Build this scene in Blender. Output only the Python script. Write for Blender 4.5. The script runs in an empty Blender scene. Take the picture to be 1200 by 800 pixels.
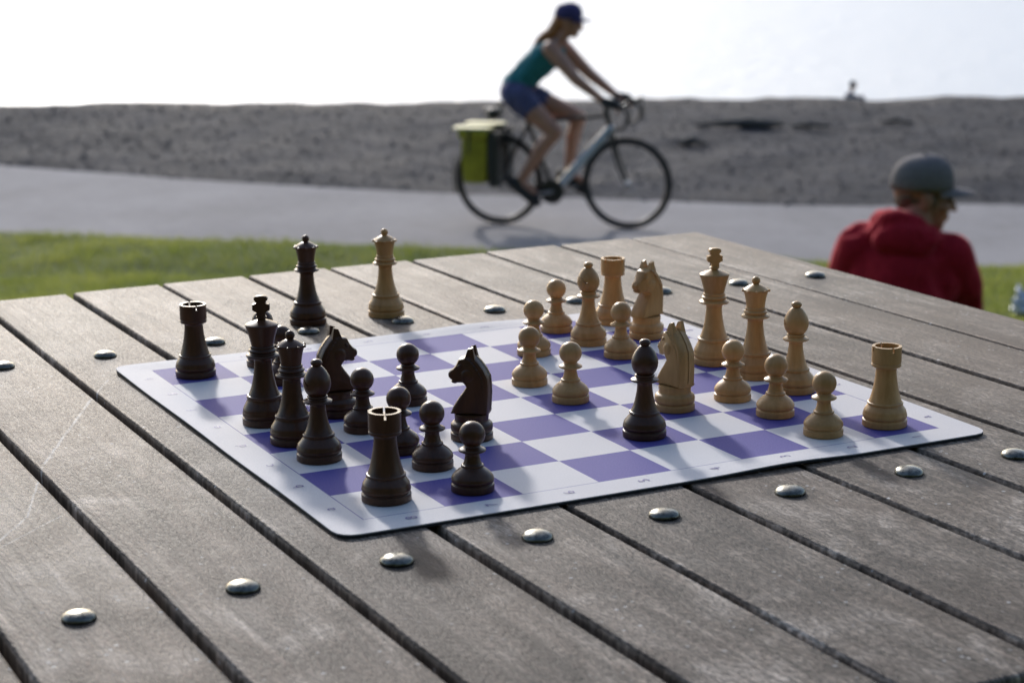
import bpy, bmesh, math, random
import numpy as np
from mathutils import Vector, Matrix, Euler, noise as mnoise
random.seed(7); rng = np.random.default_rng(7)
scene = bpy.context.scene
COL = scene.collection
PI = math.pi

# ------------------------------------------------------------------ camera frame (solved from the board's grid)
CAM = Vector((-0.690541, -1.364435, 0.393833))
AZ, EL, ROLL, FPX = 1.10641277, -0.224226, -0.0098252, 2355.59
FH = Vector((math.cos(AZ), math.sin(AZ), 0)); RH = Vector((math.sin(AZ), -math.cos(AZ), 0))
def US(u, s, z=0.0):                      # ground coordinates: u metres ahead, s metres to the right
    return Vector((CAM.x, CAM.y, 0)) + FH*u + RH*s + Vector((0, 0, z))
SQ = 0.05715                              # chess square
ZT = -0.0026                              # table top

# ------------------------------------------------------------------ helpers
def link(o, parent=None):
    COL.objects.link(o)
    if parent is not None: o.parent = parent
    return o
def tag(o, label, cat, group=None):
    o['label'] = label; o['category'] = cat
    if group: o['group'] = group
    return o
def thing(name, label, cat, loc=(0, 0, 0), rz=0.0, group=None):
    o = bpy.data.objects.new(name, None); link(o)
    o.empty_display_size = 0.02
    o.location = loc; o.rotation_euler = (0, 0, rz)
    return tag(o, label, cat, group)
def finish(me, smooth, angle):
    if smooth:
        me.shade_smooth()
        if angle: me.set_sharp_from_angle(angle=math.radians(angle))
def obj(name, bm, mats, parent=None, smooth=True, angle=38):
    me = bpy.data.meshes.new(name); bm.normal_update(); bm.to_mesh(me); bm.free()
    for m in (mats if isinstance(mats, (list, tuple)) else [mats]): me.materials.append(m)
    finish(me, smooth, angle)
    return link(bpy.data.objects.new(name, me), parent)
def struct(o, kind='structure'):
    o['kind'] = kind; return o
def copy_tree(o, parent=None):
    c = o.copy(); COL.objects.link(c); c.parent = parent
    for ch in list(o.children): copy_tree(ch, c)
    return c
def add_lathe(bm, prof, n=48, M=None, cap=True, mi=0):
    rings = []
    for r, z in prof:
        if r < 1e-6: rings.append([bm.verts.new((0, 0, z))])
        else: rings.append([bm.verts.new((r*math.cos(2*PI*i/n), r*math.sin(2*PI*i/n), z)) for i in range(n)])
    fs = []
    for a, b in zip(rings, rings[1:]):
        for i in range(n):
            j = (i+1) % n
            if len(a) == 1 and len(b) == 1: continue
            if len(a) == 1: fs.append(bm.faces.new((a[0], b[j], b[i])))
            elif len(b) == 1: fs.append(bm.faces.new((a[i], a[j], b[0])))
            else: fs.append(bm.faces.new((a[i], a[j], b[j], b[i])))
    if cap:
        if len(rings[0]) > 1: fs.append(bm.faces.new(rings[0][::-1]))
        if len(rings[-1]) > 1: fs.append(bm.faces.new(rings[-1]))
    for f in fs: f.material_index = mi
    if M is not None: bmesh.ops.transform(bm, matrix=M, verts=[v for r in rings for v in r])
    return fs
def add_box(bm, c, s, M=None, bevel=0, mi=0):
    r = bmesh.ops.create_cube(bm, size=1.0)
    vs = r['verts']
    for v in vs: v.co = Vector((v.co.x*s[0], v.co.y*s[1], v.co.z*s[2]))
    if bevel:
        es = list({e for v in vs for e in v.link_edges})
        r2 = bmesh.ops.bevel(bm, geom=es, offset=bevel, segments=2, profile=.5, affect='EDGES')
        vs = list({v for f in r2['faces'] for v in f.verts} | {v for v in vs if v.is_valid})
    T = Matrix.Translation(c)
    bmesh.ops.transform(bm, matrix=(T if M is None else T @ M), verts=vs)
    for v in vs:
        for f in v.link_faces: f.material_index = mi
    return vs
def add_ell(bm, c, r, rot=None, sub=3):
    rr = bmesh.ops.create_icosphere(bm, subdivisions=sub, radius=1.0)
    S = Matrix.Diagonal((r[0], r[1], r[2], 1)) if isinstance(r, (tuple, list)) else Matrix.Diagonal((r, r, r, 1))
    R = rot.to_matrix().to_4x4() if rot is not None else Matrix.Identity(4)
    bmesh.ops.transform(bm, matrix=Matrix.Translation(c) @ R @ S, verts=rr['verts'])
    return rr['verts']
def add_cap(bm, p0, r0, p1, r1, n=14):            # tapered limb with round ends
    p0, p1 = Vector(p0), Vector(p1); d = p1-p0; L = d.length
    if L < 1e-6: return add_ell(bm, p0, r0)
    q = d.to_track_quat('Z', 'Y').to_matrix().to_4x4()
    prof = [(0, -r0)]
    for k in range(1, 5): a = -PI/2+PI/2*k/4; prof.append((r0*math.cos(a), r0*math.sin(a)))
    for k in range(0, 4): a = PI/2*k/4; prof.append((r1*math.cos(a), L+r1*math.sin(a)))
    prof.append((0, L+r1))
    add_lathe(bm, prof, n, Matrix.Translation(p0) @ q, cap=False)
def add_tube(bm, pts, r, n=10, closed=False):
    pts = [Vector(p) for p in pts]; m = len(pts); rings = []
    rs = r if isinstance(r, (list, tuple)) else [r]*m
    up = None
    for i, p in enumerate(pts):
        a = pts[i-1] if (i > 0 or closed) else p; b = pts[(i+1) % m] if (i < m-1 or closed) else p
        t = (b-a).normalized()
        if up is None:
            up = Vector((0, 0, 1)) if abs(t.z) < .9 else Vector((1, 0, 0))
        x = t.cross(up).normalized(); y = x.cross(t).normalized(); up = y
        rings.append([bm.verts.new(p + x*rs[i]*math.cos(2*PI*k/n) + y*rs[i]*math.sin(2*PI*k/n)) for k in range(n)])
    for i in range(m if closed else m-1):
        a, b = rings[i], rings[(i+1) % m]
        for k in range(n):
            bm.faces.new((a[k], a[(k+1) % n], b[(k+1) % n], b[k]))
    if not closed:
        bm.faces.new(rings[0][::-1]); bm.faces.new(rings[-1])
def blob(name, prims, voxel, mat, parent, smooth=4, disp=0.0, dscale=8.0):
    """one continuous surface grown over limbs and lumps"""
    bm = bmesh.new()
    for p in prims:
        if p[0] == 'cap': add_cap(bm, *p[1:])
        else: add_ell(bm, *p[1:])
    me = bpy.data.meshes.new('src'); bm.to_mesh(me); bm.free()
    t = bpy.data.objects.new('src', me); COL.objects.link(t)
    m = t.modifiers.new('r', 'REMESH'); m.mode = 'VOXEL'; m.voxel_size = voxel
    m2 = t.modifiers.new('s', 'SMOOTH'); m2.factor = .5; m2.iterations = smooth
    dg = bpy.context.evaluated_depsgraph_get(); dg.update()
    out = bpy.data.meshes.new_from_object(t.evaluated_get(dg))
    bpy.data.objects.remove(t); bpy.data.meshes.remove(me)
    out.name = name
    if disp:
        nn = [v.normal.copy() for v in out.vertices]
        for v, nv in zip(out.vertices, nn):
            q = v.co*dscale
            k = mnoise.noise(Vector((q.x, q.y, q.z*.6))) + .5*mnoise.noise(Vector((q.x*2.3+5, q.y*2.3, q.z*1.1)))
            v.co = v.co + nv*disp*(k - .6*abs(k))
    out.materials.clear(); out.materials.append(mat)
    out.shade_smooth()
    return link(bpy.data.objects.new(name, out), parent)
def text_into(bm, s, size, M, mi):
    cu = bpy.data.curves.new('txt', 'FONT'); cu.body = s; cu.size = size
    cu.align_x = 'CENTER'; cu.align_y = 'CENTER'
    t = bpy.data.objects.new('txt', cu); COL.objects.link(t)
    dg = bpy.context.evaluated_depsgraph_get(); dg.update()
    me = bpy.data.meshes.new_from_object(t.evaluated_get(dg))
    bpy.data.objects.remove(t)
    me.transform(M); n0 = len(bm.faces)
    bm.from_mesh(me); bm.faces.ensure_lookup_table()
    for f in bm.faces[n0:]: f.material_index = mi
    bpy.data.meshes.remove(me); bpy.data.curves.remove(cu)

# ------------------------------------------------------------------ materials
class NT:
    def __init__(s, name):
        s.m = bpy.data.materials.new(name); s.m.use_nodes = True
        s.t = s.m.node_tree; s.b = s.t.nodes['Principled BSDF']
    def n(s, typ, **kw):
        nd = s.t.nodes.new(typ)
        for k, v in kw.items(): setattr(nd, k, v)
        return nd
    def l(s, a, b): s.t.links.new(a, b)
    def coord(s, scale=(1, 1, 1), rnd=False):
        tc = s.n('ShaderNodeTexCoord'); mp = s.n('ShaderNodeMapping'); mp.inputs['Scale'].default_value = scale
        s.l(tc.outputs['Object'], mp.inputs['Vector'])
        if rnd:
            oi = s.n('ShaderNodeObjectInfo'); mu = s.n('ShaderNodeMath', operation='MULTIPLY'); mu.inputs[1].default_value = 37.0
            s.l(oi.outputs['Random'], mu.inputs[0]); s.l(mu.outputs[0], mp.inputs['Location'])
        return mp.outputs['Vector']
    def noise(s, vec, scale=5, detail=4, rough=.55, dist=0):
        nd = s.n('ShaderNodeTexNoise'); nd.inputs['Scale'].default_value = scale; nd.inputs['Detail'].default_value = detail
        nd.inputs['Roughness'].default_value = rough; nd.inputs['Distortion'].default_value = dist
        s.l(vec, nd.inputs['Vector']); return nd.outputs['Fac']
    def ramp(s, fac, stops):
        r = s.n('ShaderNodeValToRGB'); e = r.color_ramp.elements
        while len(e) < len(stops): e.new(.5)
        for el, (p, c) in zip(e, stops):
            el.position = p; el.color = (*c, 1) if not isinstance(c, (int, float)) else (c, c, c, 1)
        s.l(fac, r.inputs['Fac']); return r.outputs['Color']
    def mix(s, fac, a, b, mode='MIX'):
        m = s.n('ShaderNodeMix', data_type='RGBA', blend_type=mode)
        for sk, v in ((m.inputs['Factor'], fac), (m.inputs[6], a), (m.inputs[7], b)):
            if isinstance(v, (int, float)): sk.default_value = v
            elif isinstance(v, tuple): sk.default_value = (*v, 1)
            else: s.l(v, sk)
        return m.outputs[2]
    def math(s, op, a, b=None, c=None, clamp=False):
        m = s.n('ShaderNodeMath', operation=op, use_clamp=clamp)
        for i, v in enumerate((a, b, c)):
            if v is None: continue
            if isinstance(v, (int, float)): m.inputs[i].default_value = v
            else: s.l(v, m.inputs[i])
        return m.outputs[0]
    def bump(s, h, strength=.3, dist=.001):
        b = s.n('ShaderNodeBump'); b.inputs['Strength'].default_value = strength; b.inputs['Distance'].default_value = dist
        s.l(h, b.inputs['Height']); s.l(b.outputs['Normal'], s.b.inputs['Normal'])
    def col(s, c):
        if isinstance(c, tuple): s.b.inputs['Base Color'].default_value = (*c, 1)
        else: s.l(c, s.b.inputs['Base Color'])
    def set(s, **kw):
        for k, v in kw.items():
            sk = s.b.inputs[k.replace('_', ' ')]
            if isinstance(v, (int, float)): sk.default_value = v
            else: s.l(v, sk)
def simple(name, c, rough=.5, metal=0, var=.25, scale=20, bump=0, bdist=.002, spec=.5, coat=0):
    k = NT(name); v = k.coord()
    f = k.noise(v, scale, 5)
    k.col(k.ramp(f, [(.3, tuple(x*(1-var) for x in c)), (.7, tuple(min(1, x*(1+var)) for x in c))]))
    k.set(Roughness=rough, Metallic=metal, Specular_IOR_Level=spec, Coat_Weight=coat)
    if bump: k.bump(f, bump, bdist)
    return k.m

def piece_wood(name, lo, hi, rough, coat):
    k = NT(name); v = k.coord((1, 1, .18), rnd=True)
    f = k.noise(v, 260, 6, .6, .6); g = k.noise(v, 60, 3, .5, 1.2)
    c = k.mix(.4, k.ramp(g, [(.3, lo), (.7, hi)]), k.ramp(f, [(.35, lo), (.65, hi)]))
    oi = k.n('ShaderNodeObjectInfo')
    br = k.math('MULTIPLY_ADD', oi.outputs['Random'], .24, .88)
    hs = k.n('ShaderNodeHueSaturation'); k.l(br, hs.inputs['Value']); k.l(c, hs.inputs['Color'])
    k.col(hs.outputs['Color']); k.set(Roughness=rough, Coat_Weight=coat, Coat_Roughness=.3, Specular_IOR_Level=.27)
    k.bump(f, .12, .0004)
    return k.m
M_DARK = piece_wood('dark_stained_wood', (.0360, .0140, .0064), (.086, .0350, .0155), .35, .10)
M_PALE = piece_wood('boxwood', (.340, .182, .062), (.510, .300, .118), .40, .06)

def plank_mat(name, gain):
    k = NT(name)
    tc = k.n('ShaderNodeTexCoord'); P = tc.outputs['Object']
    oi = k.n('ShaderNodeObjectInfo')
    off = k.n('ShaderNodeCombineXYZ'); k.l(k.math('MULTIPLY', oi.outputs['Random'], 53.0), off.inputs['Z'])
    add = k.n('ShaderNodeVectorMath', operation='ADD'); k.l(P, add.inputs[0]); k.l(off.outputs[0], add.inputs[1])
    def mp(sc):
        m = k.n('ShaderNodeMapping'); m.inputs['Scale'].default_value = sc; k.l(add.outputs[0], m.inputs['Vector']); return m.outputs['Vector']
    grain = k.noise(mp((190, 6, 1)), 1, 5, .6, .4)
    fine = k.noise(mp((640, 170, 1)), 1, 3, .6)
    blot = k.noise(mp((17, 10, 1)), 1, 6, .65, .9)
    band = k.noise(mp((55, 1.1, 1)), 1, 3, .6, .3)
    big = k.noise(P, 3.2, 2, .5)
    c = k.ramp(blot, [(.36, (.042*gain, .030*gain, .0225*gain)), (.46, (.092*gain, .070*gain, .054*gain)), (.54, (.138*gain, .110*gain, .087*gain)), (.64, (.225*gain, .188*gain, .156*gain))])
    c = k.mix(.55, c, k.ramp(band, [(.38, .62), (.62, 1.34)]), 'MULTIPLY')
    c = k.mix(.75, c, k.ramp(grain, [(.36, .42), (.5, 1.0), (.64, 1.65)]), 'MULTIPLY')
    c = k.mix(.9, c, k.ramp(fine, [(.38, .38), (.5, 1.0), (.62, 1.95)]), 'MULTIPLY')
    tone = k.math('MULTIPLY_ADD', oi.outputs['Random'], .36, .84)
    hs = k.n('ShaderNodeHueSaturation'); k.l(tone, hs.inputs['Value']); k.l(c, hs.inputs['Color']); c = hs.outputs['Color']
    c = k.mix(k.ramp(big, [(.42, 0.0), (.62, .5)]), c, (.128*gain, .088*gain, .060*gain))     # browner patches
    # dark stain in the wood round each bolt
    for at in ('bolt_a', 'bolt_b'):
        an = k.n('ShaderNodeAttribute', attribute_type='OBJECT'); an.attribute_name = at
        dn = k.n('ShaderNodeVectorMath', operation='DISTANCE'); k.l(P, dn.inputs[0]); k.l(an.outputs['Vector'], dn.inputs[1])
        dj = k.math('ADD', dn.outputs['Value'], k.math('MULTIPLY_ADD', k.noise(P, 130, 3), .016, -.008))
        c = k.mix(k.ramp(dj, [(.0105, .72), (.021, 0.0)]), c, (.030*gain, .024*gain, .019*gain))
    # pale flecks of worn finish
    vo = k.n('ShaderNodeTexVoronoi', feature='F1'); vo.inputs['Scale'].default_value = 210
    k.l(add.outputs[0], vo.inputs['Vector'])
    wn = k.n('ShaderNodeTexWhiteNoise'); k.l(vo.outputs['Position'], wn.inputs['Vector'])
    pick = k.math('GREATER_THAN', wn.outputs['Value'], .93)
    fleck = k.math('MULTIPLY', pick, k.math('LESS_THAN', vo.outputs['Distance'], .27))
    fl2 = k.math('MULTIPLY', fleck, k.ramp(k.noise(P, 7, 2), [(.42, .0), (.6, .85)]))
    c = k.mix(fl2, c, (.46*gain, .44*gain, .42*gain))
    # long pale scratches scored in the two leftmost visible boards
    sep = k.n('ShaderNodeSeparateXYZ'); k.l(P, sep.inputs[0])
    wob = k.math('MULTIPLY_ADD', k.noise(P, 60, 2), .003, -.0015)
    X = k.math('ADD', sep.outputs[0], wob); Y = sep.outputs[1]
    tot = None
    segs = [((-.266, .227), (-.300, .163), .0011), ((-.300, .163), (-.375, .005), .0015), ((-.378, -.002), (-.405, -.081), .0011), ((-.405, -.081), (-.414, -.11), .0010),
            ((-.414, -.11), (-.470, -.195), .0010), ((-.395, -.12), (-.452, -.172), .0008),]
    for (a, b, w) in segs:
        dx, dy = b[0]-a[0], b[1]-a[1]; L = math.hypot(dx, dy); dx /= L; dy /= L
        px = k.math('SUBTRACT', X, a[0]); py = k.math('SUBTRACT', Y, a[1])
        t = k.math('ADD', k.math('MULTIPLY', px, dx), k.math('MULTIPLY', py, dy))
        d = k.math('ABSOLUTE', k.math('SUBTRACT', k.math('MULTIPLY', px, dy), k.math('MULTIPLY', py, dx)))
        over = k.math('MAXIMUM', k.math('SUBTRACT', t, L), k.math('MULTIPLY', t, -1)); over = k.math('MAXIMUM', over, 0.0)
        dd = k.math('ADD', d, over)
        s = k.math('SUBTRACT', 1.0, k.math('DIVIDE', dd, w*1.2), clamp=True)
        tot = s if tot is None else k.math('MAXIMUM', tot, s)
    brk = k.ramp(k.noise(P, 90, 3), [(.35, .35), (.6, .95)])
    sc = k.math('MULTIPLY', tot, brk)
    c = k.mix(sc, c, (.42*gain, .40*gain, .38*gain))
    k.col(c)
    k.set(Roughness=k.ramp(fine, [(.3, .58), (.7, .80)]), Specular_IOR_Level=k.ramp(fine, [(.3, .16), (.7, .46)]))
    h = k.math('ADD', k.math('MULTIPLY', grain, .7), k.math('MULTIPLY', fine, .7))
    k.bump(h, .9, .0016)
    return k.m
M_PLANK = plank_mat('weathered_grey_plank', 1.0)
M_PLANK_EDGE = plank_mat('worn_plank_arris', 1.35)
M_BEAM = simple('table_underframe', (.10, .085, .075), .8, var=.3, scale=30)
def bolt_mat():
    k = NT('galvanised_steel'); f = k.noise(k.coord(), 320, 4); k.col(k.ramp(f, [(.3, (.06, .06, .053)), (.7, (.20, .20, .18))]))
    k.set(Metallic=1.0, Roughness=k.ramp(f, [(.3, .22), (.7, .40)])); k.bump(f, .06, .0004); return k.m
M_BOLT = bolt_mat()

def mat_vinyl():
    k = NT('printed_vinyl'); tc = k.n('ShaderNodeTexCoord'); P = tc.outputs['Object']
    sep = k.n('ShaderNodeSeparateXYZ'); k.l(P, sep.inputs[0])
    fx = k.math('FLOOR', k.math('DIVIDE', sep.outputs[0], SQ)); fy = k.math('FLOOR', k.math('DIVIDE', sep.outputs[1], SQ))
    par = k.math('ABSOLUTE', k.math('MODULO', k.math('ADD', fx, fy), 2.0))
    ax = k.math('ABSOLUTE', sep.outputs[0]); ay = k.math('ABSOLUTE', sep.outputs[1]); mx = k.math('MAXIMUM', ax, ay)
    ins = k.math('LESS_THAN', mx, 4*SQ)
    line = k.math('LESS_THAN', k.math('ABSOLUTE', k.math('SUBTRACT', mx, 4*SQ+.0002)), .00045)
    weave = k.noise(P, 900, 2, .6); soil = k.noise(P, 9, 4, .6)
    white = k.mix(.5, k.ramp(soil, [(.3, (.545, .520, .522)), (.7, (.635, .608, .606))]), k.ramp(weave, [(.3, (.50, .478, .48)), (.7, (.675, .648, .646))]))
    blue = k.mix(.6, k.ramp(soil, [(.3, (.070, .058, .245)), (.7, (.088, .074, .285))]), k.ramp(weave, [(.25, (.045, .036, .19)), (.75, (.130, .112, .36))]))
    c = k.mix(k.math('MULTIPLY', par, ins), white, blue)
    c = k.mix(k.math('MULTIPLY', line, .8), c, (.10, .085, .26))
    k.col(c); k.set(Roughness=.72, Specular_IOR_Level=.18); k.bump(weave, .2, .0005)
    return k.m
M_VINYL = mat_vinyl()
M_INK = simple('blue_ink', (.14, .12, .30), .6, var=.2)
M_FOAM = simple('black_rubber_foam', (.018, .018, .02), .9, var=.2, scale=200)

# ------------------------------------------------------------------ picnic table
table = thing('picnic_table', 'weathered grey plank picnic table with rows of steel bolt heads', 'table', (0, 0, 0))
far_x = [-.667, -.575, -.483, -.385, -.2925, -.2015, -.107, -.0155, .0755, .170, .262, .3525, .445, .534]
near_x = [-.667, -.575, -.480, -.384, -.2865, -.187, -.0945, .001, .0965, .192, .286, .379, .472, .548]
Y1, Y0, TH = .602, -.6215, .038
gap = [.0, .0050, .0060, .0058, .0055, .0070, .0042, .0058, .0042, .0062, .0036, .0062, .0036, .0]
bolt_proto = None
def bolt_mesh():
    bm = bmesh.new()
    R = .0101
    prof = [(R*.92, -.001), (R, .0002), (R, .0010)]
    for i in range(1, 8): a = PI/2*i/7; prof.append((R*math.cos(a) if i < 7 else 0, .0010+.0042*math.sin(a)))
    add_lathe(bm, prof, 32, cap=False)
    me = bpy.data.meshes.new('bolt'); bm.normal_update(); bm.to_mesh(me); bm.free(); me.materials.append(M_BOLT); me.shade_smooth()
    return me
BOLT = bolt_mesh()
near_b = {2: (-.434, -.311), 3: (-.337, -.308), 4: (-.240, -.308), 5: (-.145, -.308), 6: (-.053, -.307), 7: (.046, -.304), 8: (.143, -.305), 9: (.235, -.306)}
far_b = {3: (-.334, .313), 4: (-.246, .310), 5: (-.147, .312), 6: (-.057, .313), 7: (.036, .312), 8: (.132, .314), 9: (.220, .315), 10: (.316, .313), 11: (.404, .310), 12: (.496, .308)}
for i in range(13):
    bm = bmesh.new()
    a0, a1 = near_x[i]+gap[i]/2, near_x[i+1]-gap[i+1]/2; b0, b1 = far_x[i]+gap[i]/2, far_x[i+1]-gap[i+1]/2
    yb, yf = Y1+random.uniform(-.003, .002), Y0+random.uniform(-.002, .003)
    dz = random.uniform(-.0005, .0004)
    v = [bm.verts.new(c) for c in ((a0, yf, ZT-TH), (a1, yf, ZT-TH), (b1, yb, ZT-TH), (b0, yb, ZT-TH), (a0, yf, ZT+dz), (a1, yf, ZT+dz), (b1, yb, ZT+dz), (b0, yb, ZT+dz))]
    for f in ((3, 2, 1, 0), (4, 5, 6, 7), (0, 1, 5, 4), (1, 2, 6, 5), (2, 3, 7, 6), (3, 0, 4, 7)): bm.faces.new([v[q] for q in f])
    top = [e for e in bm.edges if all(q.co.z > ZT-.01 for q in e.verts)]
    r = bmesh.ops.bevel(bm, geom=top, offset=.0034, segments=3, profile=.5, affect='EDGES')
    for f in r['faces']: f.material_index = 1
    pl = obj('plank', bm, [M_PLANK, M_PLANK_EDGE], table, True, 50)
    for row, yy in ((near_b, -.307), (far_b, .312)):
        x, y = row.get(i, ((near_x[i]+near_x[i+1]+far_x[i]+far_x[i+1])/4, yy))
        pl['bolt_a' if row is near_b else 'bolt_b'] = (x, y, ZT)
        b = bpy.data.objects.new('bolt', BOLT); link(b, pl)
        b.location = (x, y, ZT+dz); b.rotation_euler = (random.uniform(-.05, .05), random.uniform(-.05, .05), random.uniform(0, 6))
        s_ = random.uniform(.96, 1.04); b.scale = (s_, s_, s_)
GND = -.76
for yy in (-.307, .312):
    bm = bmesh.new(); add_box(bm, (-.062, yy, ZT-TH-.046), (1.14, .07, .088), bevel=.004); obj('crossbeam', bm, M_BEAM, table)
for (xx, yy) in ((-.50, -.307), (.38, -.307), (-.50, .312), (.38, .312)):
    bm = bmesh.new(); zt = ZT-TH-.092; zb = GND-.30; add_box(bm, (xx, yy, (zt+zb)/2), (.09, .09, zt-zb), bevel=.005); obj('leg', bm, M_BEAM, table)

# ------------------------------------------------------------------ roll-up chess mat
def mat_wave(x, y):
    m = max(abs(x), abs(y)); w = min(1, max(0, (m-.222)/.032)); w = w*w*(3-2*w)
    f = .0018*math.exp(-((x-.085)/.05)**2) - .0003*math.exp(-((x-.02)/.04)**2) + .0005*math.sin(x*23+1)+.0003*math.sin(y*31)
    return w*max(-.0001, f)
def mat_sheet(bm, z, flip=False, n=72, half=.2553, rad=.0135):
    c = half-rad; g = [-half+2*half*i/n for i in range(n+1)]; vs = {}
    for i, x in enumerate(g):
        for j, y in enumerate(g):
            X, Y = x, y
            if abs(x) > c and abs(y) > c:
                dx, dy = abs(x)-c, abs(y)-c; L = math.hypot(dx, dy); k = max(dx, dy)/L
                X = math.copysign(c+dx*k, x); Y = math.copysign(c+dy*k, y)
            vs[i, j] = bm.verts.new((X, Y, z+mat_wave(X, Y)))
    for i in range(n):
        for j in range(n):
            q = [vs[i, j], vs[i+1, j], vs[i+1, j+1], vs[i, j+1]]
            bm.faces.new(q[::-1] if flip else q)
    loop = [vs[i, 0] for i in range(n)]+[vs[n, j] for j in range(n)]+[vs[i, n] for i in range(n, 0, -1)]+[vs[0, j] for j in range(n, 0, -1)]
    return loop
def slab(bm, z0, z1):
    a = mat_sheet(bm, z1); b = mat_sheet(bm, z0, True); n = len(a)
    for i in range(n): bm.faces.new((b[i], b[(i+1) % n], a[(i+1) % n], a[i]))
bm = bmesh.new(); slab(bm, -.0007, 0.0)
R90 = Matrix.Rotation(PI/2, 4, 'Z')
def put(s, x, y): text_into(bm, s, .0115, Matrix.Translation((x, y, .00025+max(0, mat_wave(x, y)))) @ R90, 1)
for j in range(8):
    put(str(8-j), (j-3.5)*SQ, -4*SQ-.0115); put(str(8-j), (j-3.5)*SQ, 4*SQ+.0115)
for k_ in range(8):
    ch = 'hgfedcba'[k_]; y = (3.5-k_)*SQ
    put(ch, -4*SQ-.0115, y); put(ch, 4*SQ+.0115, y)
mat = obj('chess_mat', bm, [M_VINYL, M_INK], None, False)
tag(mat, 'blue and white roll-up chessboard mat lying on the table', 'chessboard')
bm = bmesh.new(); slab(bm, -.0024, -.0007); obj('rubber_backing', bm, M_FOAM, mat, False)

# ------------------------------------------------------------------ chess pieces (millimetres in the profiles)
def mm(p): return [(r*.001, z*.001) for r, z in p]
def smooth_prof(p, it=1):
    for _ in range(it):
        q = [p[0]]
        for a, b in zip(p, p[1:]):
            q.append((a[0]*.75+b[0]*.25, a[1]*.75+b[1]*.25)); q.append((a[0]*.25+b[0]*.75, a[1]*.25+b[1]*.75))
        q.append(p[-1]); p = q
    return p
def turn(name, prof, mat_, parent, it=1, extra=None):
    bm = bmesh.new(); add_lathe(bm, mm(smooth_prof(prof, it)), 48)
    if extra: extra(bm)
    return obj(name, bm, mat_, parent, True, 42)
def base_prof(R, h):         # turned foot: plinth, groove, bulge, ogee up to a ring
    return [(R-.5, 0), (R, .3), (R, .9), (R, 4.4), (R-.1, 4.9), (R-1.0, 5.3), (R-1.2, 5.7), (R-.5, 6.4), (R-.15, 7.4), (R-.15, 8.6), (R-.7, 10.2)]
def pawn(m, root):
    turn('base', base_prof(14.5, 0)+[(11.9, 12.6), (9.1, 14.8), (7.4, 16.0), (7.2, 16.4), (7.6, 16.7), (7.6, 17.7), (7.0, 18.0)], m, root)
    turn('stem', [(6.8, 18.0), (6.2, 18.4), (5.6, 20.4), (5.0, 23), (4.9, 25.2), (5.4, 26.2), (8.0, 26.6), (9.1, 27.2), (9.2, 27.8), (8.9, 28.4), (6.6, 29.5), (5.3, 30.3), (5.0, 31.2)], m, root)
    c, r = 38.4, 8.8
    turn('head', [(r*math.sin(a), c-r*math.cos(a)) for a in [math.asin(4.9/r)+i*(PI-math.asin(4.9/r))/18 for i in range(18)]]+[(0, c+r)], m, root, 0)
def rook(m, root):
    turn('base', base_prof(16.5, 0)+[(15.6, 11.6), (14.2, 13.8), (12.9, 15.6), (12.6, 16.2), (13.2, 16.5), (13.3, 17.0), (13.2, 17.8), (12.4, 18.2)], m, root)
    turn('tower', [(12.2, 18.2), (11.6, 19.6), (10.4, 23.4), (9.0, 29.6), (8.0, 36), (7.5, 42), (7.7, 43.6), (8.6, 44.5)], m, root)
    bm = bmesh.new(); n = 96; z0, z1, zi = 44.5, 60.0, 56.6
    slot = {i for k in range(4) for i in [(12+24*k+d) % n for d in (0, 1)]}
    def ring(r, z): return [bm.verts.new((r*.001*math.cos(2*PI*i/n), r*.001*math.sin(2*PI*i/n), z*.001)) for i in range(n)]
    low = [ring(8.6, z0), ring(10.3, z0+.2), ring(10.9, z0+.9), ring(10.9, z0+2.2), ring(10.6, z0+2.6), ring(10.6, z0+3.0), ring(10.9, z0+3.4), ring(10.9, zi)]
    bm.faces.new(low[0][::-1])
    for a, b in zip(low, low[1:]):
        for i in range(n): bm.faces.new((a[i], a[(i+1) % n], b[(i+1) % n], b[i]))
    inn = ring(8.7, zi); cen = bm.verts.new((0, 0, zi*.001-.0006))
    ot = ring(10.9, z1); it_ = ring(8.7, z1)
    for i in range(n):
        j = (i+1) % n; bm.faces.new((inn[i], inn[j], cen))
        if i in slot: bm.faces.new((low[-1][i], low[-1][j], inn[j], inn[i])); continue
        bm.faces.new((low[-1][i], low[-1][j], ot[j], ot[i])); bm.faces.new((ot[i], ot[j], it_[j], it_[i])); bm.faces.new((it_[i], it_[j], inn[j], inn[i]))
        if (i-1) % n in slot: bm.faces.new((low[-1][i], ot[i], it_[i], inn[i]))
        if j in slot: bm.faces.new((low[-1][j], inn[j], it_[j], ot[j]))
    lo = [v for v in bm.verts if not v.link_faces]
    bmesh.ops.delete(bm, geom=lo, context='VERTS')
    obj('turret', bm, m, root, True, 35)
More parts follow.
